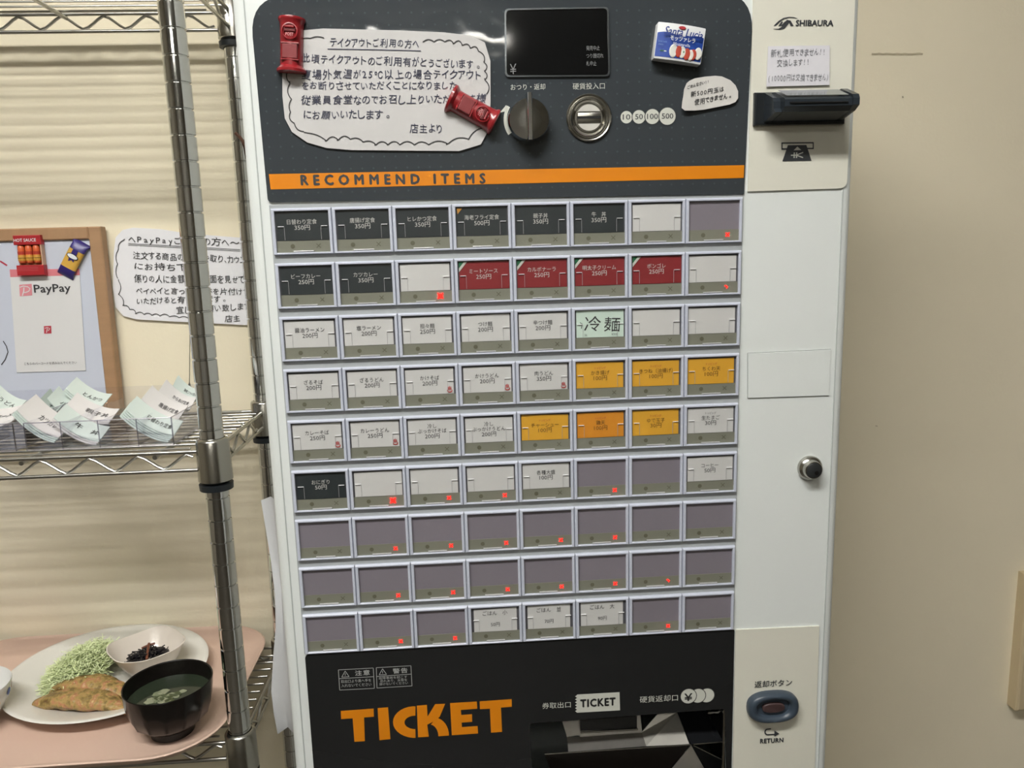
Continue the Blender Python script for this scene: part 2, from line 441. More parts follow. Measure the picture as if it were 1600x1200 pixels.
# ---- upper charcoal panel
tp = pxz([(419, 315), (1168, 303), (1175, 62)])
zt_ = atY(800, -10).z
xl = -.0040
outer = [(xl, atY(418, 317).z), (.4515, atY(1168, 304).z-.0002), (.4535, zt_), (xl, zt_)]
outer[0] = (-.0018, atY(419, 316).z); outer[1] = (.4495, atY(1168, 303).z)
outer[2] = (.4545, zt_); outer[3] = (-.0042, zt_)
top_panel = build('upper_panel', plate(roundpoly(outer, [.004, .001, .034, .034], 8), [], .0006, .002), PBLACK, tm)
build('orange_band', flat(M(), [(420, 272), (1163, 258), (1162, 278), (423, 296)], .0003), ORANGE, top_panel, fix=False)
build('lettering', ftext(M(), 'RECOMMEND ITEMS', (470, 290), (759, 287), 17, .0001, bold=.055, space=1.75), PRINTD, top_panel, fix=False, label='dark capital letters on the orange band')
# display
dsp = pxz([(790, 120), (952, 119), (950, 12), (789, 15)])
D = build('display', plate(roundpoly(dsp, .004, 4), [], -.0004, .0014), DISP, tm)
ring_o = roundpoly(dsp, .004, 4)
cx = sum(p[0] for p in dsp)/4; cz = sum(p[1] for p in dsp)/4
ring_i = [(cx+(p[0]-cx)*.980, cz+(p[1]-cz)*.970) for p in ring_o]
ring_o2 = [(cx+(p[0]-cx)*1.012, cz+(p[1]-cz)*1.016) for p in ring_o]
build('display_bezel', plate(ring_o2, [ring_i], -.0012, .0022), mat('bezel_grey', '6f7478', .15, metal=.8), D)
dt = M()
for b, y, x1 in (('発売中止', 79, 937), ('つり銭切れ', 91, 943), ('札中止', 103, 932)): ftext(dt, b, (916, y), (x1, y-.3), 7.5, -.0012, bold=.01)
ftext(dt, '¥', (797, 116), (807, 115.5), 16, -.0012)
build('lettering', dt, mat('print_dim_grey', '77797a', .6), D, fix=False)
# captions on panel
build('caption_lettering', ftext(M(), 'おつり・返却', (798, 141), (852, 140), 9.5, .0003), PRINTW, top_panel, fix=False)
build('caption_lettering', ftext(M(), '硬貨投入口', (895, 140), (945, 139), 10, .0003), PRINTW, top_panel, fix=False)
# curved arrow by the knob
ar = M(); ca = atY(828, 187); n = 12; A = []
for k in range(n+1):
    a = math.radians(148+(213-148)*k/n); r0, r1 = .0215, .0245
    A.append((a, r0, r1))
pts = [Vector((ca.x+r0*math.cos(a), .0003, ca.z+r0*math.sin(a))) for a, r0, r1 in A]+[Vector((ca.x+r1*math.cos(a), .0003, ca.z+r1*math.sin(a))) for a, r0, r1 in reversed(A)]
nb = len(ar.v); ar.v += pts; k2 = n+1
for k in range(n): ar.f.append((k, k+1, 2*k2-2-k, 2*k2-1-k))
flat(ar, [(791, 164), (781, 176), (794, 173)], .0003)
build('turn_arrow', ar, PRINTW, top_panel, fix=False)
# return knob
kc = atY(826, 188, -.006)
kn = M().lathe([(.0175, .001), (.0195, -.002), (.0192, -.0105), (.0182, -.0122), (.0, -.0125)], (kc.x, 0, kc.z), 'y', 48)
kn = M(); KL = []
for r_, y_, rf in ((.0175, .001, 0), (.0195, -.002, 0), (.0192, -.0098, 0), (.0182, -.0112, 1), (.012, -.0112, 1), (.005, -.0112, 1)):
    KL.append([(kc.x+r_*math.cos(math.tau*q/48), y_-(.0040*(1-abs(r_*math.cos(math.tau*q/48))/.0182) if rf else 0), kc.z+r_*math.sin(math.tau*q/48)) for q in range(48)])
kn.loft(KL, True, False, True)
K = build('return_knob', kn, CHROME, tm, 35, label='round chrome change return knob')
fin = M().loft([[(kc.x+sx*wd, y, kc.z+z) for sx, z in ((-1, -.0195), (1, -.0195), (1.05, 0), (1, .0215), (-1, .0215), (-1.05, 0))] for wd, y in ((.0030, -.012), (.0024, -.0215), (.0015, -.023))], True, False, True)
build('knob_fin', fin, CHROME, K, 30)
# coin inlet
cc = atY(920, 184)
CI = build('coin_inlet', M().lathe([(.0210, .0006), (.0214, -.0012), (.0204, -.0022), (.0190, -.0016), (.0184, -.0010), (.0176, -.0030), (.0164, -.0044), (.0150, -.0030), (.0138, -.0008), (.0130, .0004), (0, .0005)], (cc.x, 0, cc.z), 'y', 56), CHROME2, tm, 35, label='round nickel coin inlet bezel')
for s in (1, -1):
    hp = []
    for k in range(13):
        a = math.radians(28+124*k/12); hp.append((cc.x+.0118*math.cos(a), cc.z+s*.0118*math.sin(a)))
    if s < 0: hp = hp[::-1]
    build('inlet_cheek', plate(hp, [], -.0018, .002), mat('inlet_cream', 'cfcdc6', .4, metal=.3), CI)
build('slot_bar', M().rbox(cc.x-.0112, cc.x+.0112, -.0022, .0005, cc.z-.0044, cc.z+.0044, .0008), CHROME2, CI, 30)
build('coin_slot', M().box(cc.x-.0110, cc.x+.0110, -.0026, -.002, cc.z-.0011, cc.z+.0011), BLK, CI)
# coin value discs
for i, (px, py, r, tx, hw) in enumerate(((979, 183, 9.3, '10', 6), (998.5, 182.5, 10.2, '50', 6), (1019.5, 182, 11.3, '100', 8.5), (1043, 181.5, 13.0, '500', 9))):
    c = atY(px, py); rr = r/1660
    Y = .0004-.00002*i
    if i: build('coin_value_rim', disc(M(), c, rr+.0008, Y+.00001), mat('rim_charcoal', '2b2f32', .4), top_panel, fix=False)
    cv = build('coin_value_print', disc(M(), c, rr, Y), PRINTW, top_panel, fix=False)
    build('lettering', ftext(M(), tx, (px-hw, py+4.2), (px+hw, py+4.0), 8.5, Y-.0001, bold=.01), PRINTD, cv, fix=False)

# ---- fascia panels on the right
f1 = pxz([(1169, 299), (1324, 294), (1338, -25), (1178, -22)])
F1 = build('bill_fascia', plate(roundpoly(f1, [0, .008, 0, 0], 5), [], .0009, .002), FASC, tm)
f2 = pxz([(1150, 985), (1281, 979), (1270, 1320), (1143, 1330)])
F2 = build('return_fascia', plate(f2, [], .0009, .002), FASC, tm)
fp = pxz([(1170, 622), (1296, 618), (1299, 547), (1170, 553)])
build('cover_plate', plate(fp, [], .0012, .0016, .0002), WHITE, tm)
fo = [(sum(p[0] for p in fp)/4+(q[0]-sum(p[0] for p in fp)/4)*1.015, sum(p[1] for p in fp)/4+(q[1]-sum(p[1] for p in fp)/4)*1.03) for q in fp]
build('cover_gap', plate(fo, [fp], .0023, .0004), mat('gap_grey', '6d736f', .6), tm)
# logo on the bill fascia
lg = M(); ftext(lg, 'SHIBAURA', (1243, 41), (1302, 41), 10, .0005, bold=.045, shear=.05)
def arcpoly(mm, top, bot, Y): return flat(mm, top+bot[::-1], Y)
def strip2(mm, A, B, Y):
    n = len(mm.v); mm.v += [atY(*p, Y) for p in A]+[atY(*p, Y) for p in B]; k = len(A)
    for i in range(k-1): mm.f.append((n+i, n+k+i, n+k+i+1, n+i+1))
C1 = lambda q: (1100+q[0]*.1875, q[1]*.1875)
strip2(lg, [C1(p) for p in ((580, 215), (620, 175), (660, 150), (710, 140), (750, 143), (785, 155))], [C1(p) for p in ((600, 215), (640, 178), (670, 158), (712, 148), (750, 150), (785, 156))], .0005)
strip2(lg, [C1(p) for p in ((580, 240), (620, 240), (650, 222), (690, 165), (715, 170))], [C1(p) for p in ((575, 242), (630, 249), (668, 240), (700, 205), (720, 175))], .0005)
flat(lg, [C1(p) for p in ((700, 170), (722, 172), (748, 217), (722, 217))], .0005)
flat(lg, [C1(p) for p in ((645, 180), (660, 180), (640, 217), (618, 217))], .0005)
flat(lg, [C1(p) for p in ((672, 180), (690, 172), (668, 217), (640, 217))], .0005)
build('maker_logo', lg, PRINTD, F1, fix=False)
# bill pictogram
bp_ = M()
for q in (((1221, 222.5), (1271.5, 222), (1271.5, 224), (1221, 224.5)), ((1221, 231.5), (1231, 231.5), (1231, 233.8), (1221, 234)), ((1261, 231), (1271.5, 231), (1271.5, 233), (1261, 233)), ((1221, 223), (1222.7, 223), (1222.7, 233), (1221, 233)), ((1269.8, 223), (1271.5, 223), (1271.5, 232.5), (1269.8, 232.5)), ((1231, 227), (1260, 226.5), (1268, 251), (1222.5, 252))):
    flat(bp_, q, .0005)
build('bill_pictogram', bp_, PRINTD, F1, fix=False)
bm = M(); flat(bm, ((1246, 229), (1252, 234.5), (1240, 235)), .0003)
O = atY(1236, 237.6, .0003); text3(bm, '¥', O, Vector((0, 0, -1)), Vector((1, 0, 0)), (atY(1236, 247.5)-atY(1236, 237.5)).length, (atY(1255, 240)-atY(1236, 240)).length)
build('pictogram_mark', bm, PRINTW, F1, fix=False)
# bill mouth
BX0, BX1 = atY(1177, 170).x, atY(1318, 170).x; bz1, bz0 = atY(1250, 144.5).z, atY(1250, 195.5).z
BM = build('bill_mouth', M().rbox(BX0, BX1, -.004, .001, bz0, bz1, .0012), SMOKE2, tm, label='black plastic bill slot with a protruding smoky lip')
def mouth(x0, x1, dy, dz):
    prof = [(-.003, bz1-.0005), (-.012-dy, bz1-.0005+dz), (-.034-dy, bz1-.0095+dz), (-.036-dy, bz1-.0125), (-.036-dy, bz1-.0185), (-.030, bz1-.0225), (-.003, bz1-.0275)]
    return M().prism([(x0, y, z) for y, z in prof], (x1-x0, 0, 0))
e = .0035
build('mouth_lip', mouth(BX0+.0155, BX1-.006, 0, -.0012), SMOKE, BM)
build('mouth_cheek', mouth(BX1-.010, BX1-.004, .002, .0006), SMOKE, BM)
build('mouth_cheek', mouth(BX0+.009, BX0+.0165, -.010, .0006), SMOKE, BM)
gp = [(-.0125, bz1-.0002), (-.0335, bz1-.0088)]
gm = M(); gm.add([(BX0+.018, gp[0][0], gp[0][1]), (BX1-.012, gp[0][0], gp[0][1]), (BX1-.012, gp[1][0], gp[1][1]), (BX0+.018, gp[1][0], gp[1][1])], [(0, 1, 2, 3)])
build('bill_guide', gm, mat('guide_grey_gloss', '6a6f70', .12, spec=.8), BM)
bmh = M(); bmh.box(BX0+.02, BX1-.014, -.0372, -.0355, bz1-.0162, bz1-.0150)
build('bill_slit', bmh, BLK, BM)
# lock
lc = atY(1268.5, 733, -.004)
LK = build('lock', M().lathe([(.0125, .0028), (.0128, -.0006), (.0118, -.0024), (.0098, -.0040), (.0092, -.0085), (.0086, -.0092), (0, -.0092)], (lc.x, 0, lc.z), 'y', 40), CHROME2, tm, 35, label='round chrome door lock')
build('lock_cylinder', M().lathe([(.0078, -.0090), (.0078, -.0098), (.0072, -.0102), (0, -.0102)], (lc.x, 0, lc.z), 'y', 32), mat('lock_face_grey', '45484a', .3, metal=.6), LK, 35)
build('keyhole', M().lathe([(.0022, -.0101), (.0022, -.0106), (0, -.0106)], (lc.x+.0022, 0, lc.z-.0024), 'y', 12), BLK, LK)

# ---- menu button field
GX0, PW, PV = 0., .056, .0504431
PB = plate(pxz([(418.5, 319), (1163, 304.5), (1149.5, 985.5), (477, 1024)]), [], .0030, .0014)
px0, px1 = -.0012, .4492
PB = M().box(px0, px1, .0018, .0032, ZG-8.86*PV, ZG+.0032)
build('button_backboard', PB, BASEP, tm)
FH = .0426; HW = PW/2
def ringmesh():
    mm = M(); w0 = PW/2-.00025; h0 = 0.; h1 = -FH
    wx0, wx1, wz0, wz1 = -PW/2+.0034, PW/2-.0030, -.0408, -.0028
    def rc(x0, x1, z0, z1, y): return [(x0, y, z0), (x1, y, z0), (x1, y, z1), (x0, y, z1)]
    c = .0012; e = .0004
    L = [rc(-w0, w0, h1, h0, .0022), rc(-w0, w0, h1, h0, -.0001), rc(-w0+.0005, w0-.0005, h1+.0004, h0-c, -.0014),
         rc(wx0-e, wx1+e, wz0-e, wz1+e, -.0014), rc(wx0, wx1, wz0, wz1, -.0010), rc(wx0, wx1, wz0, wz1, .0022)]
    mm.loft(L, True, False, False)
    return mm.mesh('menu_button'), (wx0, wx1, wz0, wz1)
RM, (wx0, wx1, wz0, wz1) = ringmesh(); RM.materials.append(FRAME)
def rect_mesh(name, x0, x1, z0, z1, y, m, th=0.):
    mm = M()
    if th: mm.box(x0, x1, y, y+th, z0, z1)
    else: mm.add([(x0, y, z0), (x1, y, z0), (x1, y, z1), (x0, y, z1)], [(0, 1, 2, 3)])
    me = mm.mesh(name, None, None, bool(th)); me.materials.append(m); return me
SZ = wz0+.0108
strip_me = rect_mesh('status_strip', wx0, wx1, wz0, SZ, .0010, STRIP, .0007)
empty_me = rect_mesh('backing', wx0, wx1, SZ, wz1, .0013, EMPTY, .0004)
gapm = rect_mesh('backing', wx0, wx1, SZ, wz1, .0013, mat('backing_dark', '55555a', .5), .0004)
cover_me = rect_mesh('cover', wx0, wx1, wz0, wz1, -.0006, COVER)
mk = M()
for k in range(14): mk.v.append(Vector((wx0+.0145+.0021*math.cos(k*math.tau/14), .00085, wz0+.0058+.0021*math.sin(k*math.tau/14))))
mk.f.append(tuple(range(14)))
def cross(mm, cx, cz, s, wd, y):
    for a in (45, -45):
        d = Vector((math.cos(math.radians(a)), 0, math.sin(math.radians(a)))); stroke(mm, [Vector((cx, y, cz))-d*s, Vector((cx, y, cz))+d*s], wd)
    return mm
XC = wx0+.0385
cross(mk, XC, wz0+.0058, .0027, .0007, .00085)
mark_me = mk.mesh('status_mark', fix=False); mark_me.materials.append(MARK)
lm = cross(M(), XC, wz0+.0058, .0023, .0007, .0005)
for dx, dz in ((0, 0),): lm.box(XC+dx-.0003, XC+dx+.0003, .0003, .0006, wz0+.0058+dz-.0003, wz0+.0058+dz+.0003)
led_x = lm.mesh('led_mark', fix=False); led_x.materials.append(LED)
l2 = M()
for k in range(12): l2.v.append(Vector((XC+.0022*math.cos(k*math.tau/12), .0005, wz0+.0058+.0022*math.sin(k*math.tau/12))))
l2.f.append(tuple(range(12)))
for sx in (-1, 1):
    for sz in (-1, 1): l2.box(XC+sx*.0021-.0005, XC+sx*.0021+.0005, .0003, .0006, wz0+.0058+sz*.0021-.0005, wz0+.0058+sz*.0021+.0005)
led_o = l2.mesh('led_mark', fix=False); led_o.materials.append(LED)
l3 = M(); stroke(l3, [Vector((XC-.0016, .0005, wz0+.0072)), Vector((XC+.0008, .0005, wz0+.0058)), Vector((XC+.0002, .0005, wz0+.0046))], .0009)
led_p = l3.mesh('led_mark', fix=False); led_p.materials.append(LED)
lip = M().rbox(-.0095, .0095, -.0008, .0008, wz0+.0004, wz0+.0016, .0004)  # added bar, stands in for the highlight along the cover's lower edge
lip_me = lip.mesh('highlight_bar'); lip_me.materials.append(mat('highlight_bar_gloss', 'b9b9ba', .12, spec=.8))
clip_mes, ledge_mes = [], []
LEDGE = mat('clip_ledge_plastic', 'f0f0f2', .25, spec=.6)
for s in (-1, 1):
    xa = (wx0+.0018) if s < 0 else (wx1-.0018-.0062); zc = SZ+.0008
    xi = xa+.0060 if s < 0 else xa
    cl = M().box(xi, xi+.0003, .00025, .0008, zc, zc+.0120)
    me = cl.mesh('card_clip'); me.materials.append(mat('clip_edge_grey', 'a9a9ab', .4)); clip_mes.append(me)
    me = M().rbox(xa+.0003, xa+.0060, -.0002, .0008, zc+.0121, zc+.0127, .0002).mesh('clip_ledge'); me.materials.append(LEDGE); ledge_mes.append(me)
# cards: (style, lines, extra)
D_, W_, R_, Y_, O_, G_, B_, E_ = 'dark', 'white', 'red', 'yellow', 'orange', 'mint', 'blank', 'empty'
ROWS = [
 [(D_, '日替わり定食', '350円'), (D_, '唐揚げ定食', '350円'), (D_, 'ヒレかつ定食', '350円'), (D_, '海老フライ定食', '500円', 'corner'), (D_, '親子丼', '350円'), (D_, '牛　丼', '350円'), (B_,), (E_, 'x')],
 [(D_, 'ビーフカレー', '250円'), (D_, 'カツカレー', '350円'), (B_, 'o'), (R_, 'ミートソース', '250円'), (R_, 'カルボナーラ', '250円'), (R_, '明太子クリーム', '250円'), (R_, 'ボンゴレ', '250円'), (B_, 'p')],
 [(W_, '醤油ラーメン', '200円'), (W_, '塩ラーメン', '200円'), (W_, '担々麺', '250円'), (W_, 'つけ麺', '200円'), (W_, '辛つけ麺', '200円'), (G_, '冷麺', '¥300'), (B_,), (B_,)],
 [(W_, 'ざるそば', '200円'), (W_, 'ざるうどん', '200円'), (W_, 'かけそば', '200円', 'hot'), (W_, 'かけうどん', '200円', 'hot'), (W_, '肉うどん', '350円', 'hot'), (Y_, 'かき揚げ', '100円'), (Y_, 'きつね（油揚げ）', '100円'), (Y_, 'ちくわ天', '100円')],
 [(W_, 'カレーそば', '250円', 'hot'), (W_, 'カレーうどん', '250円', 'hot'), (W_, '冷し|ぶっかけそば', '200円'), (W_, '冷し|ぶっかけうどん', '200円'), (Y_, 'チャーシュー', '100円'), (O_, '鶏天', '100円'), (Y_, 'ゆで玉子', '30円'), (W_, '生たまご', '30円', 'top')],
 [(D_, 'おにぎり', '50円'), (B_, 'o'), (B_, 'x'), (B_, 'x'), (W_, '各種大盛', '100円'), (E_, 'x'), (E_,), (W_, 'コーヒー', '50円')],
 [(E_,), (E_, 'x'), (E_, 'x'), (E_, 'x'), (E_, 'x'), (E_, 'x'), (E_,), (E_,)],
 [(E_,), (E_, 'x'), (E_, 'x'), (E_, 'x'), (E_, 'x'), (E_, 'x'), (E_, 'p'), (E_,)],
 [(E_,), (E_, 'x'), (E_, 'x'), (W_, 'ごはん　小', '50円', 'plain'), (W_, 'ごはん　並', '70円', 'plain'), (W_, 'ごはん　大', '90円', 'plain'), (E_, 'x'), (E_,)],
]
CM = {D_: CARD_DARK, W_: CARD_WHITE, R_: CARD_RED, Y_: CARD_YEL, O_: CARD_ORA, G_: CARD_MINT, B_: CARD_WHITE}
def ctext(mm, body, cz, h, y=.0004, maxw=.036, bold=0., cx=0., k=.95):
    v, f = glyph(body, bold); x0, x1 = min(p[0] for p in v), max(p[0] for p in v)
    s = h; wd = (x1-x0)*s*k
    if wd > maxw: wd = maxw
    sx = wd/(x1-x0)
    mm.add([(cx+(p[0]-(x0+x1)/2)*sx, y-p[2]*LAY, cz+(p[1]-.35)*s) for p in v], f)
for r, row in enumerate(ROWS):
    for c, cell in enumerate(row):
        loc = Vector(((c+.5)*PW, 0, ZG-r*PV)) - Vector(tm.location)
        b = link('menu_button', RM, None, tm, loc)
        kind = cell[0]; flags = [q for q in cell[1:] if q in ('x', 'o', 'p', 'hot', 'corner', 'top', 'plain')]
        link('status_strip', strip_me, None, b); link('cover', cover_me, None, b)
        link('highlight_bar', lip_me, None, b)
        link('status_mark', mark_me, None, b)
        for q, me in (('x', led_x), ('o', led_o), ('p', led_p)):
            if q in flags: link('led_mark', me, None, b, label='lit red sold-out mark')
        if kind == E_: link('backing', empty_me, None, b); continue
        link('backing', gapm, None, b)
        jx = random.uniform(-.0004, .0004); tall = kind in (D_, R_, G_)
        ct = wz1-(.0006 if tall else random.uniform(.0012, .0022)); cb = SZ+.0002 if not tall else SZ+.0003
        cx0, cx1 = wx0+(.0008 if kind in (D_, R_) else .0012)+jx, wx1-(.0008 if kind in (D_, R_) else .0016)+jx
        if 'plain' in flags: cx0 += .0012; cx1 -= .0012
        tl = random.uniform(-.0003, .0003)
        cmh = M(); N = 6
        for i in range(N+1):
            u = i/N; x = cx0+(cx1-cx0)*u; yb = .0009-.0003*math.sin(math.pi*u); cmh.v += [Vector((x, yb, cb+tl*u)), Vector((x, yb, ct+tl*u+(0 if tall else .0003*math.sin(3*u+r+c))))]
        for i in range(N): cmh.f.append((2*i, 2*i+2, 2*i+3, 2*i+1))
        build('menu_card', cmh, CM[kind], b, local=True, fix=False)
        for me in clip_mes: link('card_clip', me, None, b)
        for me in ledge_mes: link('clip_ledge', me, None, b)
        mid = (ct+cb)/2+.0008
        if kind == B_: continue
        tx = M(); tmat = TXL if kind in (D_, R_) else (TXO if kind in (Y_, O_) else TXD)
        if kind == G_:
            h = .0165
            hand(tx, '冷麺', Vector((cx0+.0065, .0004, mid-.0075)), Vector((cx1-.002, .0004, mid-.0075)), ZV, h, .5)
            stroke(tx, [Vector((cx0+.0035, .0004, mid+.001)), Vector((cx0+.0058, .0004, mid-.0005)), Vector((cx0+.0048, .0004, mid-.005))], .0006)
            tx2 = M(); ctext(tx2, '¥300', cb+.0025, .0032, maxw=.012, cx=.0145); ctext(tx2, '36', cb+.0025, .0032, maxw=.006, cx=-.014)
            build('lettering', tx2, mat('stamp_grey', '7d8a86', .6), b, local=True, fix=False)
        elif 'plain' in flags:
            ctext(tx, cell[1], mid+.0068, .0056); ctext(tx, cell[2], mid-.0058, .0052)
        else:
            lines = cell[1].split('|')
            if kind in (Y_, O_): o_ = -.0004
            elif 'top' in flags: o_ = .0
            else: o_ = .0012
            zz = mid+o_+.0018+(.0022 if len(lines) == 2 else 0)
            for ln in lines: ctext(tx, ln, zz, .0050, maxw=.0335); zz -= .0050
            ctext(tx, cell[2], zz-.0002, .0056, maxw=.02, k=1.08)
            if kind in (Y_, O_) or 'top' in flags:
                t3 = M(); ctext(t3, 'トッピング', mid+o_+.0066, .0027, maxw=.011); build('small_lettering', t3, TXR if kind != W_ else TXD, b, local=True, fix=False)
        build('lettering', tx, tmat, b, local=True, fix=False)
        if 'hot' in flags:
            t4 = M(); ctext(t4, '♨', cb+.0045, .0064, cx=cx1-.0040, k=.8); build('steam_mark', t4, TXR, b, local=True, fix=False)
        if 'corner' in flags:
            build('corner_flash', M().add([(cx0+.0008, .0004, ct-.0006), (cx0+.006, .0004, ct-.0006), (cx0+.0015, .0004, ct-.006)], [(0, 1, 2)]), mat('flash_orange', 'c08a3a', .6), b, local=True, fix=False)
        if kind == R_:
            build('corner_green', M().add([(cx0, .0004, ct), (cx0+.0052, .0004, ct), (cx0, .0004, ct-.0062)], [(0, 1, 2)]), GREEN, b, local=True, fix=False)
            build('corner_white', M().add([(cx0+.0052, .0004, ct), (cx0+.0082, .0004, ct), (cx0, .0004, ct-.0098), (cx0, .0004, ct-.0062)], [(0, 1, 2, 3)]), PRINTW, b, local=True, fix=False)

# ---- lower black panel with the ticket chute
lp = [pxz([(478, 1025)])[0], pxz([(1148, 985)])[0]]
zb_ = ZG-.80
lo = [(atY(487, 1150).x, zb_), (.4495, zb_), (.4495, atY(1148, 985.5).z), (-.0005, atY(479, 1024).z)]
lo[0] = (-.0005, zb_)
LP = build('lower_panel', plate(roundpoly(lo, [0, 0, 0, .004], 4), [chr_], .0006, .002), PBLACK2, tm)
Q = lambda pts: [(480+x/4, 960+y/4) for x, y in pts]
tk = M()
for poly in ([(210, 605), (415, 590), (416, 640), (355, 645), (360, 793), (295, 797), (284, 650), (212, 655)],
             [(440, 587), (505, 582), (520, 780), (452, 787)],
             [(685, 572), (748, 567), (752, 640), (800, 562), (862, 560), (828, 640), (800, 665), (750, 690), (760, 765), (693, 769)],
             [(893, 556), (1060, 546), (1063, 590), (960, 598), (963, 630), (1030, 625), (1031, 672), (965, 677), (967, 706), (1065, 699), (1068, 745), (904, 756)],
             [(1078, 545), (1278, 531), (1279, 578), (1211, 583), (1218, 735), (1149, 740), (1142, 590), (1080, 593)]):
    pp = pxz(Q(poly)); pl = plate(pp, [], .0002, .0002); tk.add(pl.v, pl.f)
oc, ic = [], []
for k in range(17):
    a = math.radians(82+196*k/16); oc.append((672+136*math.cos(a)+0, 673-99*math.sin(a))); ic.append((674+66*math.cos(a), 675-42*math.sin(a)))
oc = [(min(x, 677), y) for x, y in oc]; ic = [(min(x, 676), y) for x, y in ic]
strip2(tk, Q(oc), Q(ic), .0002)
kl_o, kl_i = [], []
for k in range(9):
    a = math.radians(82-82*k/8); kl_o.append((795+91*math.cos(a), 757-112*math.sin(a))); kl_i.append((765+55*math.cos(a), 762-74*math.sin(a)))
strip2(tk, Q(kl_o), Q(kl_i), .0002)
build('ticket_lettering', tk, ORANGE, LP, fix=False, label='large orange capital letters')
# warning boxes
wb = M(); Gy = mat('print_grey', 'a2a4a2', .6)
def qpx(x, y): return (480+x/4, 960+y/4)
def frame_lines(mm, pts, Y, wd=.0006):
    P = [atY(*p, Y) for p in pts]
    for i in range(len(P)): stroke(mm, [P[i], P[(i+1) % len(P)]], wd)
for bx in (((195, 347), (413, 335), (420, 462), (203, 473), (198, 402), (416, 389)), ((432, 333), (648, 321), (655, 447), (436, 460), (434, 388), (652, 373))):
    frame_lines(wb, [qpx(*p) for p in bx[:4]], .0003); stroke(wb, [atY(*qpx(*bx[4]), .0003), atY(*qpx(*bx[5]), .0003)], .0006)
for x, y in ((240, 392), (474, 378)):
    frame_lines(wb, [qpx(x-24, y), qpx(x+22, y-3), qpx(x-3, y-38)], .0003, .0006)
    stroke(wb, [atY(*qpx(x-3, y-24), .0003), atY(*qpx(x-2, y-9), .0003)], .0006)
ftext(wb, '注意', qpx(300, 384), qpx(392, 378), 8.2, .0003, bold=.02, space=1.2); ftext(wb, '警告', qpx(536, 371), qpx(628, 365), 8.2, .0003, bold=.02, space=1.2)
ftext(wb, '取出口より奥へ手を', qpx(212, 430), qpx(400, 421), 5, .0003); ftext(wb, '入れないでください', qpx(214, 456), qpx(402, 447), 5, .0003)
ftext(wb, '故障事故を起こす', qpx(448, 408), qpx(625, 398), 4.2, .0003); ftext(wb, '恐れあり、水等を', qpx(456, 426), qpx(625, 417), 4.2, .0003); ftext(wb, '掛けないでください', qpx(452, 445), qpx(630, 436), 4.2, .0003)
build('warning_print', wb, Gy, LP, fix=False)
g2 = M(); Q2 = lambda x, y: (820+x*.2875, 1000+y*.2875)
ftext(g2, '券取出口', Q2(95, 375), Q2(250, 367), 9.5, .0003); ftext(g2, '硬貨返却口', Q2(625, 342), Q2(832, 330), 10, .0003)
zig = [(515, 285), (518, 383), (285, 396)]+[(x, y) for k in range(6) for x, y in ((274, 388-k*16), (285, 380-k*16))]+[(284, 298)]
pl = plate(pxz([Q2(*p) for p in zig]), [], .0003, .0002); g2.add(pl.v, pl.f)
build('caption_lettering', g2, PRINTW, LP, fix=False)
g3 = M(); ftext(g3, 'TICKET', Q2(301, 368), Q2(494, 356), 13, .0001, bold=.055, space=1.15)
for i, (x, r) in enumerate(((990, 42), (942, 42), (890, 44))):
    c = atY(*Q2(x, 302+i*2)); rr = r*.2875/1500
    build('coin_print', disc(M(), c, rr, .0003-.00002*i), PRINTW, LP, fix=False)
    disc(g3, c, rr+.0008, .00031-.00002*i)
text3(g3, '¥', atY(*Q2(866, 333), .0001), XV, ZV, .0090, .0090, bold=.02)
build('dark_lettering', g3, mat('print_black', '1c1d1e', .5), LP, fix=False)
# chute
CHT = build('ticket_chute', M(), STEEL, tm) if False else None
cx0_, cx1_ = ch[0][0], ch[1][0]; ztop = max(ch[0][1], ch[1][1]); zbot = min(ch[2][1], ch[3][1])
box_ = M(); yb_ = .075
X0, X1 = min(p[0] for p in ch)-.004, max(p[0] for p in ch)+.004
for q in ([(X0, .004, zbot), (X0, yb_, zbot), (X0, yb_, ztop), (X0, .004, ztop)], [(X1, .004, zbot), (X1, .004, ztop), (X1, yb_, ztop), (X1, yb_, zbot)], [(X0, .004, zbot), (X1, .004, zbot), (X1, yb_, zbot), (X0, yb_, zbot)]):
    box_.add(q, [(0, 1, 2, 3)])
CHT = build('ticket_chute', box_, mat('chute_dark', '242422', .25, metal=.7), tm, fix=False)
def facet(name, pts, m=STEEL):
    mm = M(); mm.add([atY(x, y, Y) for x, y, Y in pts], [tuple(range(len(pts)))]); return build(name, mm, m, CHT, fix=False)
cq = lambda x, y: (820+x*.2125, 1090+y*.2125)
facet('back_plate', [(*cq(275, 175), .045), (*cq(405, 165), .045), (*cq(405, 275), .04), (*cq(310, 290), .04)])
facet('back_plate', [(*cq(405, 160), .045), (*cq(850, 125), .045), (*cq(862, 260), .038), (*cq(405, 290), .038)])
facet('ticket_slit', [(*cq(405, 165), .040), (*cq(825, 135), .040), (*cq(825, 228), .036), (*cq(410, 245), .036)], BLK)
build('slit_rail', M().tube([atY(*cq(410, 257), .034), atY(*cq(830, 232), .034)], .0012), CHROME2, CHT, 40)
build('slit_rail', M().tube([atY(*cq(400, 160), .043), atY(*cq(825, 133), .043)], .0010), CHROME2, CHT, 40)
facet('floor_plate', [(*cq(310, 290), .04), (*cq(862, 258), .037), (*cq(893, 357), .012), (*cq(320, 400), .012)])
facet('side_wedge', [(*cq(985, 112), .05), (*cq(1120, 108), .05), (*cq(1210, 342), .012), (*cq(893, 357), .012), (*cq(858, 255), .038)], mat('wedge_bright_reflect', 'e0ddd4', .42, metal=.6, noise_amt=.15, noise_scale=50))  # one metal tray: bright and dark reflections are put into the facet colours
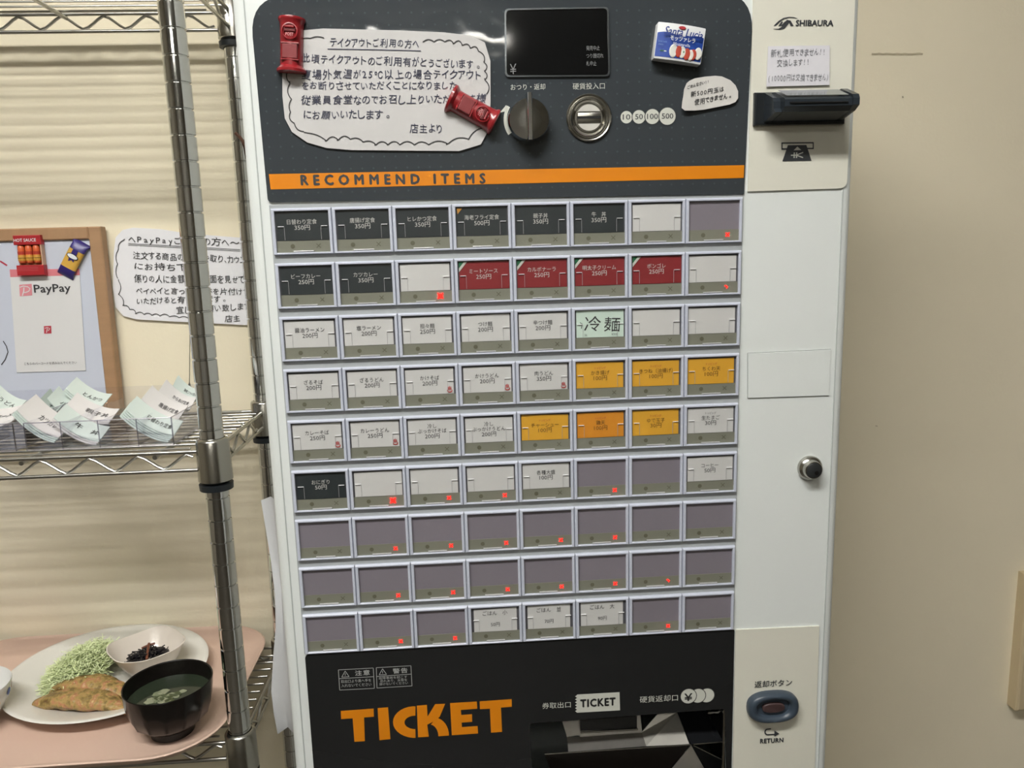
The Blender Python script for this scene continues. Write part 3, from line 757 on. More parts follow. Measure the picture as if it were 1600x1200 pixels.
facet('side_wedge', [(*cq(1120, 108), .05), (*cq(1330, 95), .05), (*cq(1460, 325), .014), (*cq(1222, 345), .012)], mat('wedge_dark_reflect', '3a3c40', .25, metal=.8))
facet('lower_wedge', [(*cq(145, 417), .012), (*cq(1205, 347), .012), (*cq(1010, 700), .055), (*cq(250, 700), .055)], mat('wedge_brown_reflect', '3c3531', .25, metal=.6))  # same metal, brown tone painted for a dim reflection
facet('lower_wedge', [(*cq(1222, 350), .012), (*cq(1420, 700), .05), (*cq(930, 700), .05)], mat('wedge_bright_reflect', 'c9c6be', .28, metal=1.))
facet('lower_wedge', [(*cq(1222, 347), .012), (*cq(1455, 455), .012), (*cq(1460, 700), .05), (*cq(1420, 700), .05)], mat('wedge_dark_reflect', '3a3c40', .25, metal=.8))
build('lip_wire', M().tube([atY(*cq(145, 415), .011), atY(*cq(1220, 345), .011)], .0007), CHROME2, CHT, 40)
build('lip_wire', M().tube([atY(*cq(1240, 343), .011), atY(*cq(1450, 325), .011)], .0006), CHROME2, CHT, 40)
build('lip_wire', M().tube([atY(*cq(1240, 350), .011), atY(*cq(1450, 455), .011)], .0006), CHROME2, CHT, 40)
build('corner_post', M().box(atY(1132, 1150).x-.0012, atY(1132, 1150).x+.0008, .0015, .004, zbot, ztop-.002), CHROME2, CHT)
build('corner_glint', M().tube([atY(*cq(1345, 110), .01), atY(*cq(1420, 107), .01), atY(*cq(1440, 92), .01), atY(*cq(1455, 105), .01)], .0014), CHROME, CHT, 40)
# return push button
rc = atY(1208, 1105, -.004)
def oval(a, b, y, n=40, p=2.6):
    L = []
    for k in range(n):
        t = 2*math.pi*k/n; cx, sz = math.cos(t), math.sin(t)
        L.append((rc.x+a*math.copysign(abs(cx)**(2/p), cx), y, rc.z+b*math.copysign(abs(sz)**(2/p), sz)))
    return L
RB = build('return_button', M().loft([oval(.0278, .0172, .001), oval(.0280, .0174, -.004), oval(.0268, .0164, -.0075), oval(.0246, .0145, -.0092), oval(.0208, .0118, -.0088), oval(.0184, .0100, -.0064), oval(.0178, .0096, -.003)], True, False, True), SLATE, tm, 50, label='slate blue oval ring of the return button')
build('button_recess', M().loft([oval(.0180, .0098, -.0028), oval(.01, .005, -.0030)], True, False, True), mat('recess_dark', '2c2a2c', .4), RB)
build('button_key', M().loft([oval(.0122, .0056, -.002), oval(.0122, .0056, -.0056), oval(.0112, .0047, -.0064)], True, False, True), mat('key_maroon', '4a3838', .35), RB, 40, label='dark maroon push key')
rt = M(); Q3 = lambda x, y: (1100+x*.3125, 940+y*.3125)
ftext(rt, '返却ボタン', Q3(252, 432), Q3(440, 420), 10.5, .0003, bold=.012); ftext(rt, 'RETURN', Q3(280, 710), Q3(397, 704), 7.5, .0003, bold=.05, space=1.1)
P3 = []
for k in range(9):
    a = math.radians(90+180*k/8); P3.append(Q3(318+13*math.cos(a), 652-14*math.sin(a)))
stroke(rt, [atY(*Q3(335, 636), .0003)]+[atY(*p, .0003) for p in P3]+[atY(*Q3(352, 664), .0003)], .0015)
flat(rt, [Q3(352, 644), Q3(377, 661), Q3(352, 675)], .0003)
build('print_return', rt, PRINTD, F2, fix=False)

# ================================================================== PAPERS ON THE MACHINE
def sheet(name, px, Y, m, label, cat, curl=None, th=.0003):
    P = [atY(q[0], q[1], Y) for q in px]
    c = sum(P, Vector())/len(P)
    t = thing(name, label, cat, (c.x, Y, min(p.z for p in P)))
    mm = M(); n = len(P); mm.v += P + [c] + [p+YV*th for p in P] + [c+YV*th]
    for i in range(n): mm.f += [(i, (i+1) % n, n), (n+1+(i+1) % n, n+1+i, 2*n+1), (i, n+1+i, n+1+(i+1) % n, (i+1) % n)]
    if curl:
        for p in mm.v: p.y -= curl(p)
    build('paper', mm, m, t); return t
c4 = lambda pts: [(400+x/4, y/4) for x, y in pts]
n1 = roundpoly([Vector(p) for p in c4([(215, 196), (420, 178), (900, 190), (1180, 203), (1345, 222), (1430, 265), (1465, 380), (1466, 640), (1460, 800), (1405, 903), (1270, 944), (900, 941), (600, 938), (440, 925), (320, 890), (225, 825), (180, 740), (165, 600), (163, 260)])], 3, 2)
NY = -.0012
T1 = sheet('takeout_notice', n1, NY, PAPER, 'large white handwritten notice with cloud border on the charcoal panel', 'notice')
tx = M(); ty = NY-.0004
for body, a, b, h in (('テイクアウトご利用の方へ', (463, 288), (1022, 296), 14.5), ('此頃テイクアウトのご利用有がとうございます。', (282, 386), (1420, 428), 15),
                      ('夏場外気温が25℃以上の場合テイクアウト', (285, 488), (1415, 492), 16), ('をお断りさせていただくことになりました', (283, 556), (1258, 556), 14),
                      ('従業員食堂なのでお召し上りいただきます様', (280, 650), (1440, 640), 15), ('にお願いいたします。', (296, 742), (860, 738), 15), ('店主より', (960, 826), (1170, 826), 15)):
    A, B = c4([a, b]); fhand(tx, body, A, B, h, ty, bold=.004)
for a, b in (((447, 306), (760, 311)), ((760, 311), (1030, 318))): stroke(tx, [atY(*c4([a])[0], ty), atY(*c4([b])[0], ty)], .0007)
build('handwriting', tx, INK, T1, fix=False)
cc_ = (610, 140)
build('cloud_border', scallop(M(), c4([(1045, 262), (1180, 262), (1290, 285), (1390, 320), (1425, 390), (1430, 500), (1440, 590)]), ty, .0009, 5, 17, cc_), INKB, T1, fix=False)
build('cloud_border', scallop(M(), c4([(270, 258), (340, 240), (425, 238)]), ty, .0009, 3, 18, cc_), INKB, T1, fix=False)
build('cloud_border', scallop(M(), c4([(200, 440), (212, 520), (222, 620), (215, 700), (240, 770), (300, 822)]), ty, .0009, 4, 17, cc_), INKB, T1, fix=False)
build('cloud_border', scallop(M(), c4([(308, 830), (440, 880), (590, 870), (750, 905), (900, 905), (1080, 905), (1200, 900), (1330, 870), (1420, 800)]), ty, .0009, -4.5, 24, cc_), INKB, T1, fix=False)
# 500-yen notice
n2 = [(1000+x/7.5, 20+y/7.5) for x, y in ((575, 800), (640, 770), (760, 748), (880, 738), (960, 745), (1060, 790), (1120, 850), (1150, 920), (1150, 1000), (1120, 1045), (1050, 1075), (900, 1105), (750, 1135), (640, 1147), (520, 1150), (480, 1120), (487, 1050), (500, 980), (510, 900), (540, 830))]
q7 = lambda x, y: (1000+x/7.5, 20+y/7.5)
pc = atY(1066, 128, -.002)
T2 = sheet('coin_notice', n2, -.002, PAPERG, 'small leaf-shaped white note about coins beside the coin value print', 'notice', lambda p: .0022*max(0, 1-(p.x-pc.x)/.02) if p.x < pc.x+.02 else 0)
tx = M()
for body, a, b, h in (('ごめんなさい!!', (555, 890), (820, 812), 6), ('新500円玉は', (595, 985), (995, 905), 9), ('使用できません。', (640, 1075), (1100, 975), 9)): fhand(tx, body, q7(*a), q7(*b), h, -.0046, .6, .02)
for p in tx.v: p.y = -.0024-(.0022*max(0, 1-(p.x-pc.x)/.02) if p.x < pc.x+.02 else 0)+(p.y+.0046)
build('handwriting', tx, INKB, T2, fix=False)
# bank-note notice
k5 = lambda x, y: (1100+x*.1875, y*.1875)
T3 = sheet('banknote_notice', [k5(535, 385), k5(1048, 378), k5(1045, 708), k5(520, 722)], -.001, mat('paper_note_bright', 'd9d8de', .7), 'white rectangular note with faint grey handwriting above the bill slot', 'notice')
tx = M()
for body, a, b, h in (('新札使用できません!!', (555, 470), (1015, 455), 12), ('交換します!!', (605, 550), (880, 540), 12), ('(10000円は交換できません)', (530, 678), (1042, 665), 12)): fhand(tx, body, k5(*a), k5(*b), h, -.0014, .7, -.006)
build('handwriting', tx, PENCIL, T3, fix=False)

# ================================================================== MAGNETS
def local_rot(ang):                                  # turn about the axis that points out of the face
    return Matrix.Rotation(ang, 4, 'Y')
def postbox(px, py, ang, label, Y0, H=.048):
    c = atY(px, py, Y0-.008); t = thing('post_box_magnet', label, 'magnet', (c.x, Y0, c.z), Matrix.Rotation(ang, 4, 'Y'), None)
    R = .0102
    prof = [(R*1.10, -.5), (R*1.28, -.485), (R*1.30, -.44), (R*1.12, -.40), (R*1.0, -.375), (R*.99, -.05), (R*1.0, .0), (R*1.02, .33), (R*1.06, .40), (R*1.16, .43), (R*1.2, .455), (R*1.16, .485), (R*.95, .5)]
    loops = []
    for r, z in prof:
        L = [(r*math.cos(math.radians(180*k/14)), -r*.95*math.sin(math.radians(180*k/14)), z*H) for k in range(15)]
        loops.append(L)
    b = M().loft(loops, True, True, True)
    B = build('post_box_body', b, REDM, t, 40, local=True)
    f = -R*.95
    md = M()
    md.merge(M().lathe([(.0066, 0), (.0072, -.0010), (.0062, -.0012), (.0058, 0)], (0, f+.0001, .010), 'y', 28))
    build('medallion_ring', md, REDM, t, 50, local=True)
    build('letter_slot', M().rbox(-.0050, .0050, f-.0008, f+.001, .0095, .0125, .0006), mat('slot_dark_red', '5d0d12', .4), t, local=True)
    build('slot_hood', M().rbox(-.0042, .0042, f-.0018, f+.001, .0125, .0148, .0008), REDM, t, local=True)
    tx = M(); text3(tx, 'POST', Vector((-.0034, f-.0004, .0062)), XV, ZV, .0068, .0026, bold=.02); build('emblem_print', tx, mat('emblem_pink', 'd99a9a', .5), t, local=True, fix=False)
    for z in (.0005, -.0135): build('belt', M().box(-.0078, .0078, f-.0001, f+.003, z-.0005, z+.0005), REDM, t, local=True)
    build('door_panel', M().rbox(-.0066, .0066, f-.0001, f+.004, -.0125, -.0005, .0005), mat('magnet_red_dull', '7d2a2d', .45), t, local=True)
    return t
postbox(453, 68, math.radians(4.5), 'red toy post box magnet upright on the notice, top left corner', NY-.0004, .0475)
postbox(739, 170, math.radians(-61+180), 'red toy post box magnet lying on its side at the right edge of notice', NY-.0004, .0475)
# cheese pack magnet
cm_ = [q7(225, 95), q7(782, 180), q7(715, 600), q7(160, 525)]
CP = [atY(*p, -.012) for p in cm_]; cc3 = sum(CP, Vector())/4
U = ((CP[1]-CP[0])+(CP[2]-CP[3])).normalized(); V = Vector((-U.z, 0, U.x)); Wd = ((CP[1]-CP[0]).length+(CP[2]-CP[3]).length)/2; Hd = ((CP[0]-CP[3]).length+(CP[1]-CP[2]).length)/2
ang = math.atan2(-U.z, U.x)
ch_t = thing('cheese_pack_magnet', 'small blue and white cheese packet magnet on the charcoal panel', 'magnet', (cc3.x, -.0006, cc3.z), Matrix.Rotation(ang, 4, 'Y'))
hw, hh = Wd/2, Hd/2
def curved(x0, x1, z0, z1, y, n=10, bulge=.0022, th=0., wav=0.):
    mm = M()
    for i in range(n+1):
        u = i/n; x = x0+(x1-x0)*u; yy = y-bulge*(1-(x/hw)**2)
        mm.v += [Vector((x, yy, z0)), Vector((x, yy, z1+(wav*math.sin(u*9) if wav else 0)))]
    for i in range(n): mm.f.append((2*i, 2*i+2, 2*i+3, 2*i+1))
    return mm
body = M(); loops = []
for z, ins in ((-hh, .0004), (-hh+.0015, 0), (hh-.0008, 0), (hh, .0004)):
    L = [(-hw+ins, 0, z)]+[(x, -.0095-.0022*(1-(x/hw)**2)+ins, z) for x in [(-hw+ins)+(2*hw-2*ins)*k/10 for k in range(11)]]+[(hw-ins, 0, z)]
    loops.append(L)
body.loft(loops, True, True, True)
build('packet', body, mat('packet_white', 'd9dbdc', .4), ch_t, 50, local=True)
build('blue_print', curved(-hw+.0006, hw-.0006, -hh+.0018, hh*.42, -.0097, 16, wav=.0012), mat('packet_blue', '24469a', .35), ch_t, local=True, fix=False)
def bend(mm):
    for p in mm.v: p.y = -.01205-.0022*(1-(p.x/hw)**2)+(p.y+.0124)*.3
    return mm
tx = M(); text3(tx, 'Santa Lucia', Vector((-hw*.74, -.0124, hh*.30)), XV, ZV, hw*1.62, hh*.46, bold=.02, shear=.25)
bend(tx)
build('brand_lettering', tx, mat('packet_navy', '1d3580', .4), ch_t, local=True, fix=False)
tx = M(); text3(tx, 'モッツァレラ', Vector((-hw*.46, -.01255, hh*.02)), XV, ZV, hw*1.05, hh*.26, bold=.02); text3(tx, 'Mozzarella', Vector((-hw*.30, -.0125, -hh*.22)), XV, ZV, hw*.7, hh*.16)
bend(tx)
build('white_lettering', tx, mat('print_paper_white', 'e6e8ea', .4), ch_t, local=True, fix=False)
em = M().lathe([(.0034, -.0001), (.0030, -.0006), (0, -.0007)], (0, -.0119, hh*.80), 'y', 20, sy=.45)
build('red_emblem', em, mat('emblem_red', 'b03038', .4), ch_t, local=True)
for i, (x, z, r, col) in enumerate(((-.06, -.50, .0052, 'dfe0d8'), (.12, -.50, .0046, 'b5432f'), (.24, -.52, .0046, 'dfe0d8'), (.28, -.50, .0016, '3d7a45'), (.40, -.58, .0046, 'b5432f'), (.53, -.60, .0042, 'dcd8cf'), (.62, -.56, .0042, 'b5432f'), (.78, -.46, .0048, 'dfe0d8'))):
    d = M().lathe([(r*1.12, 0), (r*.95, -.0004), (0, -.0005)], ((x*1.25-.17)*hw, -.0100-.0022*(1-x*x)-.00006*i, z*hh), 'y', 18, sx=.66, sy=1.)
    build('printed_slice', d, mat('slice_'+col, col, .5), ch_t, local=True)
tr = M(); text3(tr, 'Santa Lucia', Vector((-hw*.93, -.0112, -hh*.12)), XV, ZV, hw*.36, hh*.10); text3(tr, 'cheese', Vector((-hw*.90, -.0112, -hh*.28)), XV, ZV, hw*.2, hh*.1)
bend(tr)
build('small_lettering', tr, mat('print_sky', '6d8fc4', .5), ch_t, local=True, fix=False)
fl = M()
for i, col in enumerate(('3d7a45', 'dfe0d8', 'b03038')):
    build('flag_stripe', M().box(-hw*.78+i*.0036, -hw*.78+(i+1)*.0036, -.0113, -.0105, -hh*.58, -hh*.53), mat('stripe_'+col, col, .5), ch_t, local=True)

# ================================================================== WIRE SHELF
FY, RY, PX = .09, .31, -.1025
ZS, ZBs, ZTs = ZG-.2482, ZG-.597, ZG+.2644          # top faces of the truss rails
SX0 = -1.02
sh = thing('wire_shelf', 'chrome wire shelving unit with grooved posts left of the ticket machine', 'shelf', ((PX+SX0)/2, (FY+RY)/2, 0))
post_prof = []; z = 0.; R = .01255
post_prof.append((R, 0.))
k = 0
zg0 = ZG-.098-.0254*60
z = zg0
while z < 1.95:
    if z > .02: post_prof += [(R, z-.0013), (R-.0016, z-.0005), (R-.0016, z+.0003), (R, z+.0011)]
    z += .0254
post_prof.append((R, 1.95)); post_prof.append((R-.003, 1.955))
pm = M().lathe(post_prof, (0, 0, 0), 'z', 28, True, True); pme = pm.mesh('post', None, 50); pme.materials.append(POSTM)
colp = M().lathe([(.0132, -.038), (.0182, -.034), (.0172, .010), (.0160, .012), (.0132, .013)], (0, 0, 0), 'z', 32); cme = colp.mesh('collar', None, 40); cme.materials.append(CHROME2)
rgp = M().lathe([(.0130, -.045), (.0176, -.0445), (.0180, -.038), (.0132, -.0375)], (0, 0, 0), 'z', 32); rme = rgp.mesh('collar_ring', None, 40); rme.materials.append(mat('ring_black', '1d2226', .4))
base = Vector(sh.location)
posts = []
for x in (PX, SX0):
    for y in (FY, RY):
        p = link('post', pme, None, sh, Vector((x, y, 0))-base); posts.append(p)
        for zz in (ZTs, ZS, ZBs):
            link('collar', cme, None, p, Vector((0, 0, zz))); link('collar_ring', rme, None, p, Vector((0, 0, zz)))
def truss(A, B, r=.0023, gap=.0205, per=.0515, ph=0.):
    A, B = Vector(A), Vector(B); L = (B-A).length; d = (B-A)/L; mm = M()
    mm.tube([A, B], r, 8); mm.tube([A-ZV*gap, B-ZV*gap], r, 8)
    n = int((L-.01)/per); pts = []; m = (n*8)
    for k in range(m+1):
        s = k/8*per+.005
        if s > L: break
        u = (k/8+ph) % 1.; tri = 1-abs(2*u-1)          # zigzag, rounded
        v = .5-.5*math.cos(math.pi*tri); v = .55*tri+.45*v
        pts.append(A+d*s-ZV*(r+(gap-2*r)*v))
    mm.tube(pts, .0018, 6)
    return mm
for zi, zz in enumerate((ZTs, ZS, ZBs)):
    dk = None
    r = .0023; zc = zz-r
    dm = M().tube([(SX0+.014, RY, zc), (PX-.0165, RY, zc)], .0001) if False else None
    dk = build('shelf_deck', truss((SX0+.015, FY, zc), (PX-.0165, FY, zc), ph=.12), WIREM, sh, 60)
    for pt in (((SX0+.015, RY, zc), (PX-.0165, RY, zc)), ((PX, FY+.0165, zc), (PX, RY-.0165, zc)), ((SX0, FY+.0165, zc), (SX0, RY-.0165, zc))):
        build('rail_truss', truss(*pt, ph=.6), WIREM, dk, 60)
    n = 0; y = FY+.0115
    first = None
    while y < RY-.005:
        xe = PX-.004 if FY+.02 < y < RY-.02 else PX-.028
        if first is None or abs(xe-last) > .001:
            wm = M().tube([(SX0+.003, 0, 0), (xe, 0, 0)], .0013, 6); me = wm.mesh('deck_wire', None, 60); me.materials.append(WIREM); first = me; last = xe
        link('deck_wire', first, None, dk, Vector((0, y, zc+.0012))-base)
        y += .0182
    for xr in (-.165, -.305, -.445, -.585, -.725, -.865):
        build('cross_rod', M().tube([(xr, FY-.001, zc-.0045), (xr, RY+.001, zc-.0045)], .0026, 8), WIREM, dk, 60)

# small brown tie on the rear post
br = M(); P0 = atY(368, 208, RY-.018)
br.merge(M().tube([P0, P0+Vector((.006, -.002, -.006)), P0+Vector((.012, 0, -.016)), P0+Vector((.014, .003, -.030))], .0022, 6))
tag(build('cord_tie', br, mat('tie_brown', '5d4030', .7), None, 50), 'short brown cord tie around the rear shelf post beside the machine', 'cord')

# ================================================================== FRAMED WHITEBOARD ON THE WALL
def board():
    top = Vector((0, .335, ZG+.0038)); bot = Vector((0, .331, ZG-.244))
    V = (top-bot).normalized(); N = XV.cross(V)      # N points toward the room (-y)
    if N.y > 0: N = -N
    P0 = top
    pl = lambda x, y, off=0.: atP(x, y, P0+N*off, N)
    xr = pl(158, 354).x; xl = xr-.50; zt = (top-bot).length
    t = thing('framed_whiteboard', 'light wooden framed whiteboard hung on the wall behind the middle shelf', 'whiteboard', ((xl+xr)/2, .345, ZG-.246))
    def slab(x0, x1, v0, v1, n0, n1, ch=0.):
        mm = M(); B = Vector((0, bot.y, bot.z))
        def pt(x, v, n): return Vector((x, 0, 0))+B+V*v+N*n
        L = [[pt(x0, v0, n0), pt(x1, v0, n0), pt(x1, v1, n0), pt(x0, v1, n0)], [pt(x0, v0, n1-ch), pt(x1, v0, n1-ch), pt(x1, v1, n1-ch), pt(x0, v1, n1-ch)], [pt(x0+ch, v0+ch, n1), pt(x1-ch, v0+ch, n1), pt(x1-ch, v1-ch, n1), pt(x0+ch, v1-ch, n1)]]
        return mm.loft(L, True, True, True)
    WOOD = mat('frame_pine', 'a78462', .5, noise_amt=.18, noise_scale=14, stretch=(1, 1, 6))
    WOODH = mat('frame_pine_rail', 'a78462', .5, noise_amt=.18, noise_scale=14, stretch=(6, 1, 1))
    fw = .0165
    build('frame_side', slab(xr-fw, xr, 0, zt, -.012, .003, .0015), WOOD, t)
    build('frame_side', slab(xl, xl+fw, 0, zt, -.012, .003, .0015), WOOD, t)
    build('frame_rail', slab(xl+fw, xr-fw, zt-fw, zt, -.012, .003, .0015), WOODH, t)
    build('frame_rail', slab(xl+fw, xr-fw, 0, fw*.6, -.012, .003, .0015), WOODH, t)
    bd = build('writing_surface', slab(xl+fw, xr-fw, fw*.6, zt-fw, -.009, -.001), mat('whiteboard_gloss', 'ccd2e0', .12, coat=.3), t)
    # red and black marker strokes
    rs = M(); stroke(rs, [pl(0, 408, -.0006), pl(5, 411, -.0006), pl(11, 415, -.0006)], .0022, N); build('red_stroke', rs, mat('marker_red', 'b03248', .5), t, fix=False)
    ks = M(); stroke(ks, [pl(5, 533, -.0006), pl(10, 541, -.0006), pl(12.5, 550, -.0006), pl(8, 562, -.0006), pl(2, 570, -.0006)], .0012, N); build('black_stroke', ks, INKB, t, fix=False)
    # payment sheet stuck on the board
    ps = thing('payment_sheet', 'white payment sheet with pink top band stuck on the whiteboard', 'sheet', tuple(pl(80, 582, 0.)))
    sm = M(); pts = [(15, 421), (124, 420), (134, 579), (26, 582)]
    sm.add([pl(x, y, -.0004) for x, y in pts]+[pl(x, y, .0001) for x, y in pts], [(4, 5, 6, 7), (3, 2, 1, 0), (0, 1, 5, 4), (1, 2, 6, 5), (2, 3, 7, 6), (3, 0, 4, 7)])
    build('sheet', sm, mat('sheet_white', 'dcdcdc', .5), ps)
    def fl(name, pts, m, off=.0003): mm = M(); mm.add([pl(x, y, off) for x, y in pts], [tuple(range(len(pts)))]); return build(name, mm, m, ps, fix=False)
    fl('pink_band', [(15, 421), (124, 420), (124.7, 430), (16, 433)], mat('band_pink', 'd98088', .5))
    PK = mat('logo_pink', 'de8f98', .5); fl('logo_square', [(30, 445), (49.5, 443.5), (50.5, 461.5), (31, 463)], PK)
    lg = M(); lp_ = lambda x, y: pl(x, y, .0005)
    stroke(lg, [lp_(31, 449), lp_(36, 447), lp_(43, 448), lp_(47, 451), lp_(45, 455), lp_(40, 457), lp_(36, 457)], .0012, N); stroke(lg, [lp_(37.5, 449), lp_(37, 455), lp_(35, 462)], .0014, N)
    lg2 = [(68.5, 509.5), (80, 509), (80.5, 521), (69, 521.5)]
    build('logo_swoosh', lg, mat('sheet_white', 'dcdcdc', .5), ps, fix=False)
    fl('small_logo', lg2, mat('logo_red', 'b8404c', .5))
    l3 = M(); stroke(l3, [lp_(70, 513), lp_(74, 511.5), (lp_(78, 513.5)), lp_(75, 517)], .0008, N); stroke(l3, [lp_(74, 513), lp_(72.5, 520)], .0009, N); build('logo_swoosh', l3, mat('sheet_white', 'dcdcdc', .5), ps, fix=False)
    tx = M()
    def t_(body, a, b, h, bold=0.):
        O = pl(*a, .0005); P = pl(*b, .0005); text3(tx, body, O, (P-O).normalized(), V, (P-O).length, (pl(a[0], a[1]-h, .0005)-O).length, bold)
    t_('PayPay', (54, 461.5), (111.5, 459.5), 16.5, .015); t_('こちらのバーコードを読み込んでください', (38, 570.5), (120, 568.5), 4.2)
    build('lettering', tx, mat('sheet_black', '333336', .5), ps, fix=False)
    # magnets
    c = pl(46.5, 399, .006); Rm = Matrix((XV, -N, V)).transposed().to_4x4()
    h1 = thing('sauce_box_magnet', 'red box magnet of small orange sauce bottles at the top of whiteboard', 'magnet', c-N*.006, Rm)
    hw, hh = .0175, .0262
    RD = mat('box_red', 'a8252b', .4)
    build('box_back', M().box(-hw+.001, hw-.001, -.002, 0, -hh, hh), mat('box_wood', '9a6b45', .6), h1, local=True)
    build('box_top', M().rbox(-hw, hw, -.009, 0, hh-.0125, hh, .0008), RD, h1, local=True)
    build('box_bottom', M().rbox(-hw, hw, -.009, 0, -hh, -hh+.0135, .0008), RD, h1, local=True)
    build('box_side', M().box(hw-.002, hw-.0005, -.008, 0, -hh, hh), mat('box_edge', 'c9a287', .6), h1, local=True)
    tx = M(); text3(tx, 'HOT SAUCE', Vector((-hw+.001, -.0094, hh-.0085)), XV, ZV, .0285, .0042, bold=.02); build('white_lettering', tx, mat('print_paper_white', 'e6e8ea', .4), h1, local=True, fix=False)
    tx = M()
    for i in range(3): stroke(tx, [Vector((-hw+.002, -.0092, -hh+.0105-i*.002)), Vector((hw-.007, -.0092, -hh+.0105-i*.002))], .0003)
    build('print_line', tx, mat('line_pink', 'c9757a', .5), h1, local=True, fix=False)
    for i in range(3):
        x = -hw+.0065+i*.0098
        bt = build('sauce_bottle', M().lathe([(.0035, -.011), (.0044, -.010), (.0046, 0), (.0040, .004), (.0044, .006), (.0042, .0105), (.0030, .012)], (x, -.0042, .001), 'z', 14, True, True), mat('bottle_orange', 'd9663a', .35), h1, 50, local=True)
        build('bottle_band', M().lathe([(.00475, -.001), (.00475, .0028)], (x, -.0042, .0025), 'z', 14), mat('band_red', 'b23a2c', .4), bt, local=True)
        build('bottle_label', M().lathe([(.0048, -.0095), (.0050, -.006), (.0048, -.002)], (x, -.0042, .0025), 'z', 14), mat('label_ochre', 'c9953a', .5), bt, local=True)
        build('label_line', M().lathe([(.0051, -.0002), (.0051, .0005)], (x, -.0042, -.0035), 'z', 14), mat('label_brown', '5d4415', .5), bt, local=True)
    c = pl(113, 405, .005); Rr = Rm @ Matrix.Rotation(math.radians(32), 4, 'Y')
    h2 = thing('snack_bar_magnet', 'purple and yellow wrapped snack bar magnet tilted at whiteboard corner', 'magnet', c-N*.005, Rr)
    loops = []; BW, BL = .0112, .0262
    for v, wd, dp in ((-BL, 1.0, .0012), (-BL*.93, 1.02, .003), (-BL*.8, .93, .006), (-BL*.5, .92, .0075), (0, .92, .008), (BL*.5, .92, .0075), (BL*.78, .94, .006), (BL*.92, 1.12, .003), (BL, 1.18, .0012)):
        L = []
        for k in range(16):
            a = math.tau*k/16; L.append((BW*wd*math.copysign(abs(math.cos(a))**.6, math.cos(a)), -dp*.5-dp*.5*math.copysign(abs(math.sin(a))**.7, math.sin(a)), v))
        loops.append(L)
    PUR = mat('wrapper_purple', '352a72', .35)
    build('wrapper_end', M().loft(loops[:4], True, True, False), PUR, h2, 60, local=True)
    build('wrapper_middle', M().loft(loops[3:6], True, False, False), mat('wrapper_yellow', 'd0a548', .45), h2, 60, local=True, label='golden yellow middle of the wrapper')
    build('wrapper_end', M().loft(loops[5:], True, False, True), PUR, h2, 60, local=True)
    build('ribbon_print', M().add([(-.0035, -.0084, .014), (.0035, -.0084, .014), (.004, -.0084, .001), (.0045, -.0084, -.003), (.001, -.0084, -.0008), (-.0025, -.0084, -.004), (-.0035, -.0084, .001)], [(0, 1, 2, 3, 4, 5, 6)]), PUR, h2, local=True, fix=False)
    build('label_rim', M().lathe([(.0078, 0), (.0078, -.0003), (0, -.0004)], (0, -.0083, .004), 'y', 24, sy=.48), mat('label_black', '22222a', .5), h2, local=True)
    build('oval_label', M().lathe([(.0068, 0), (.0068, -.0003), (0, -.0004)], (0, -.0086, .004), 'y', 24, sy=.40), mat('print_paper_white', 'e6e8ea', .4), h2, local=True)
board()
# clear sheet leaning beside the board
cs = M(); pts = [atY(166, 440, .335), atY(172, 441, .335), atY(195, 640, .322), atY(176, 640, .322)]

# ================================================================== NOTICE BEHIND THE POSTS
q5 = lambda x, y: (x/4, 330+y/4)
n3 = roundpoly([Vector(q5(*p)) for p in ((712, 250), (722, 165), (765, 118), (830, 103), (1000, 112), (1180, 140), (1330, 152), (1620, 175), (1620, 716), (1350, 702), (1100, 690), (850, 676), (770, 655), (722, 600), (706, 480))], 2.5, 2)
T4 = sheet('payment_notice', n3, WY-.004, mat('paper_bright', 'eaeaee', .7), 'white handwritten notice with cloud border on the wall behind the shelf posts', 'notice')
tx = M(); ty = WY-.0048
for body, a, b, h in (('ヘPayPayご利用の方へ〜', (800, 195), (1500, 218), 13), ('注文する商品のボタンを取り、カウンター', (830, 292), (1620, 330), 12), ('にお持ち下さい', (838, 362), (1300, 375), 12), ('係りの人に金額入力画面を見せて', (838, 442), (1530, 446), 13),
                      ('ペイペイと言ってスマホを片付けて', (850, 515), (1560, 520), 11), ('いただけると有り難いです。', (852, 580), (1430, 562), 11), ('宜しくお願い致します', (1100, 640), (1570, 612), 12), ('店主', (1405, 690), (1505, 686), 11)):
    fhand(tx, body, q5(*a), q5(*b), h, ty, bold=.002)
for dy in (0, 9): stroke(tx, [atY(*q5(802, 202+dy), ty), atY(*q5(1150, 220+dy), ty), atY(*q5(1500, 240+dy), ty)], .0006)
scallop(tx, [q5(*p) for p in ((775, 180), (740, 240), (735, 330), (735, 420))], ty, .0009, 3, 16, (300, 440))
scallop(tx, [q5(*p) for p in ((740, 435), (740, 520), (770, 590), (850, 640), (1000, 655), (1180, 672))], ty, .0009, -3, 15, (300, 440))
build('handwriting', tx, INKB, T4, fix=False)
# hook wire
hk = M(); A = atY(297, 499, WY-.006); B = atY(296, 608, WY-.02)
hk.tube([A, A.lerp(B, .1)+XV*.001, A.lerp(B, .18), B], .0006, 6); hk.tube([A+ZV*.002, A-ZV*.018], .0013, 6)
for s in (-1, 1): hk.tube([A.lerp(B, .9), B+XV*s*.0035-ZV*.001], .0006, 6)
hk.tube([B-XV*.0045-ZV*.001, B+XV*.0045-ZV*.001], .0008, 6)
tag(build('hook_wire', hk, WIREM, None, 60), 'thin wire hook hanging below the handwritten notice on the wall', 'hook')

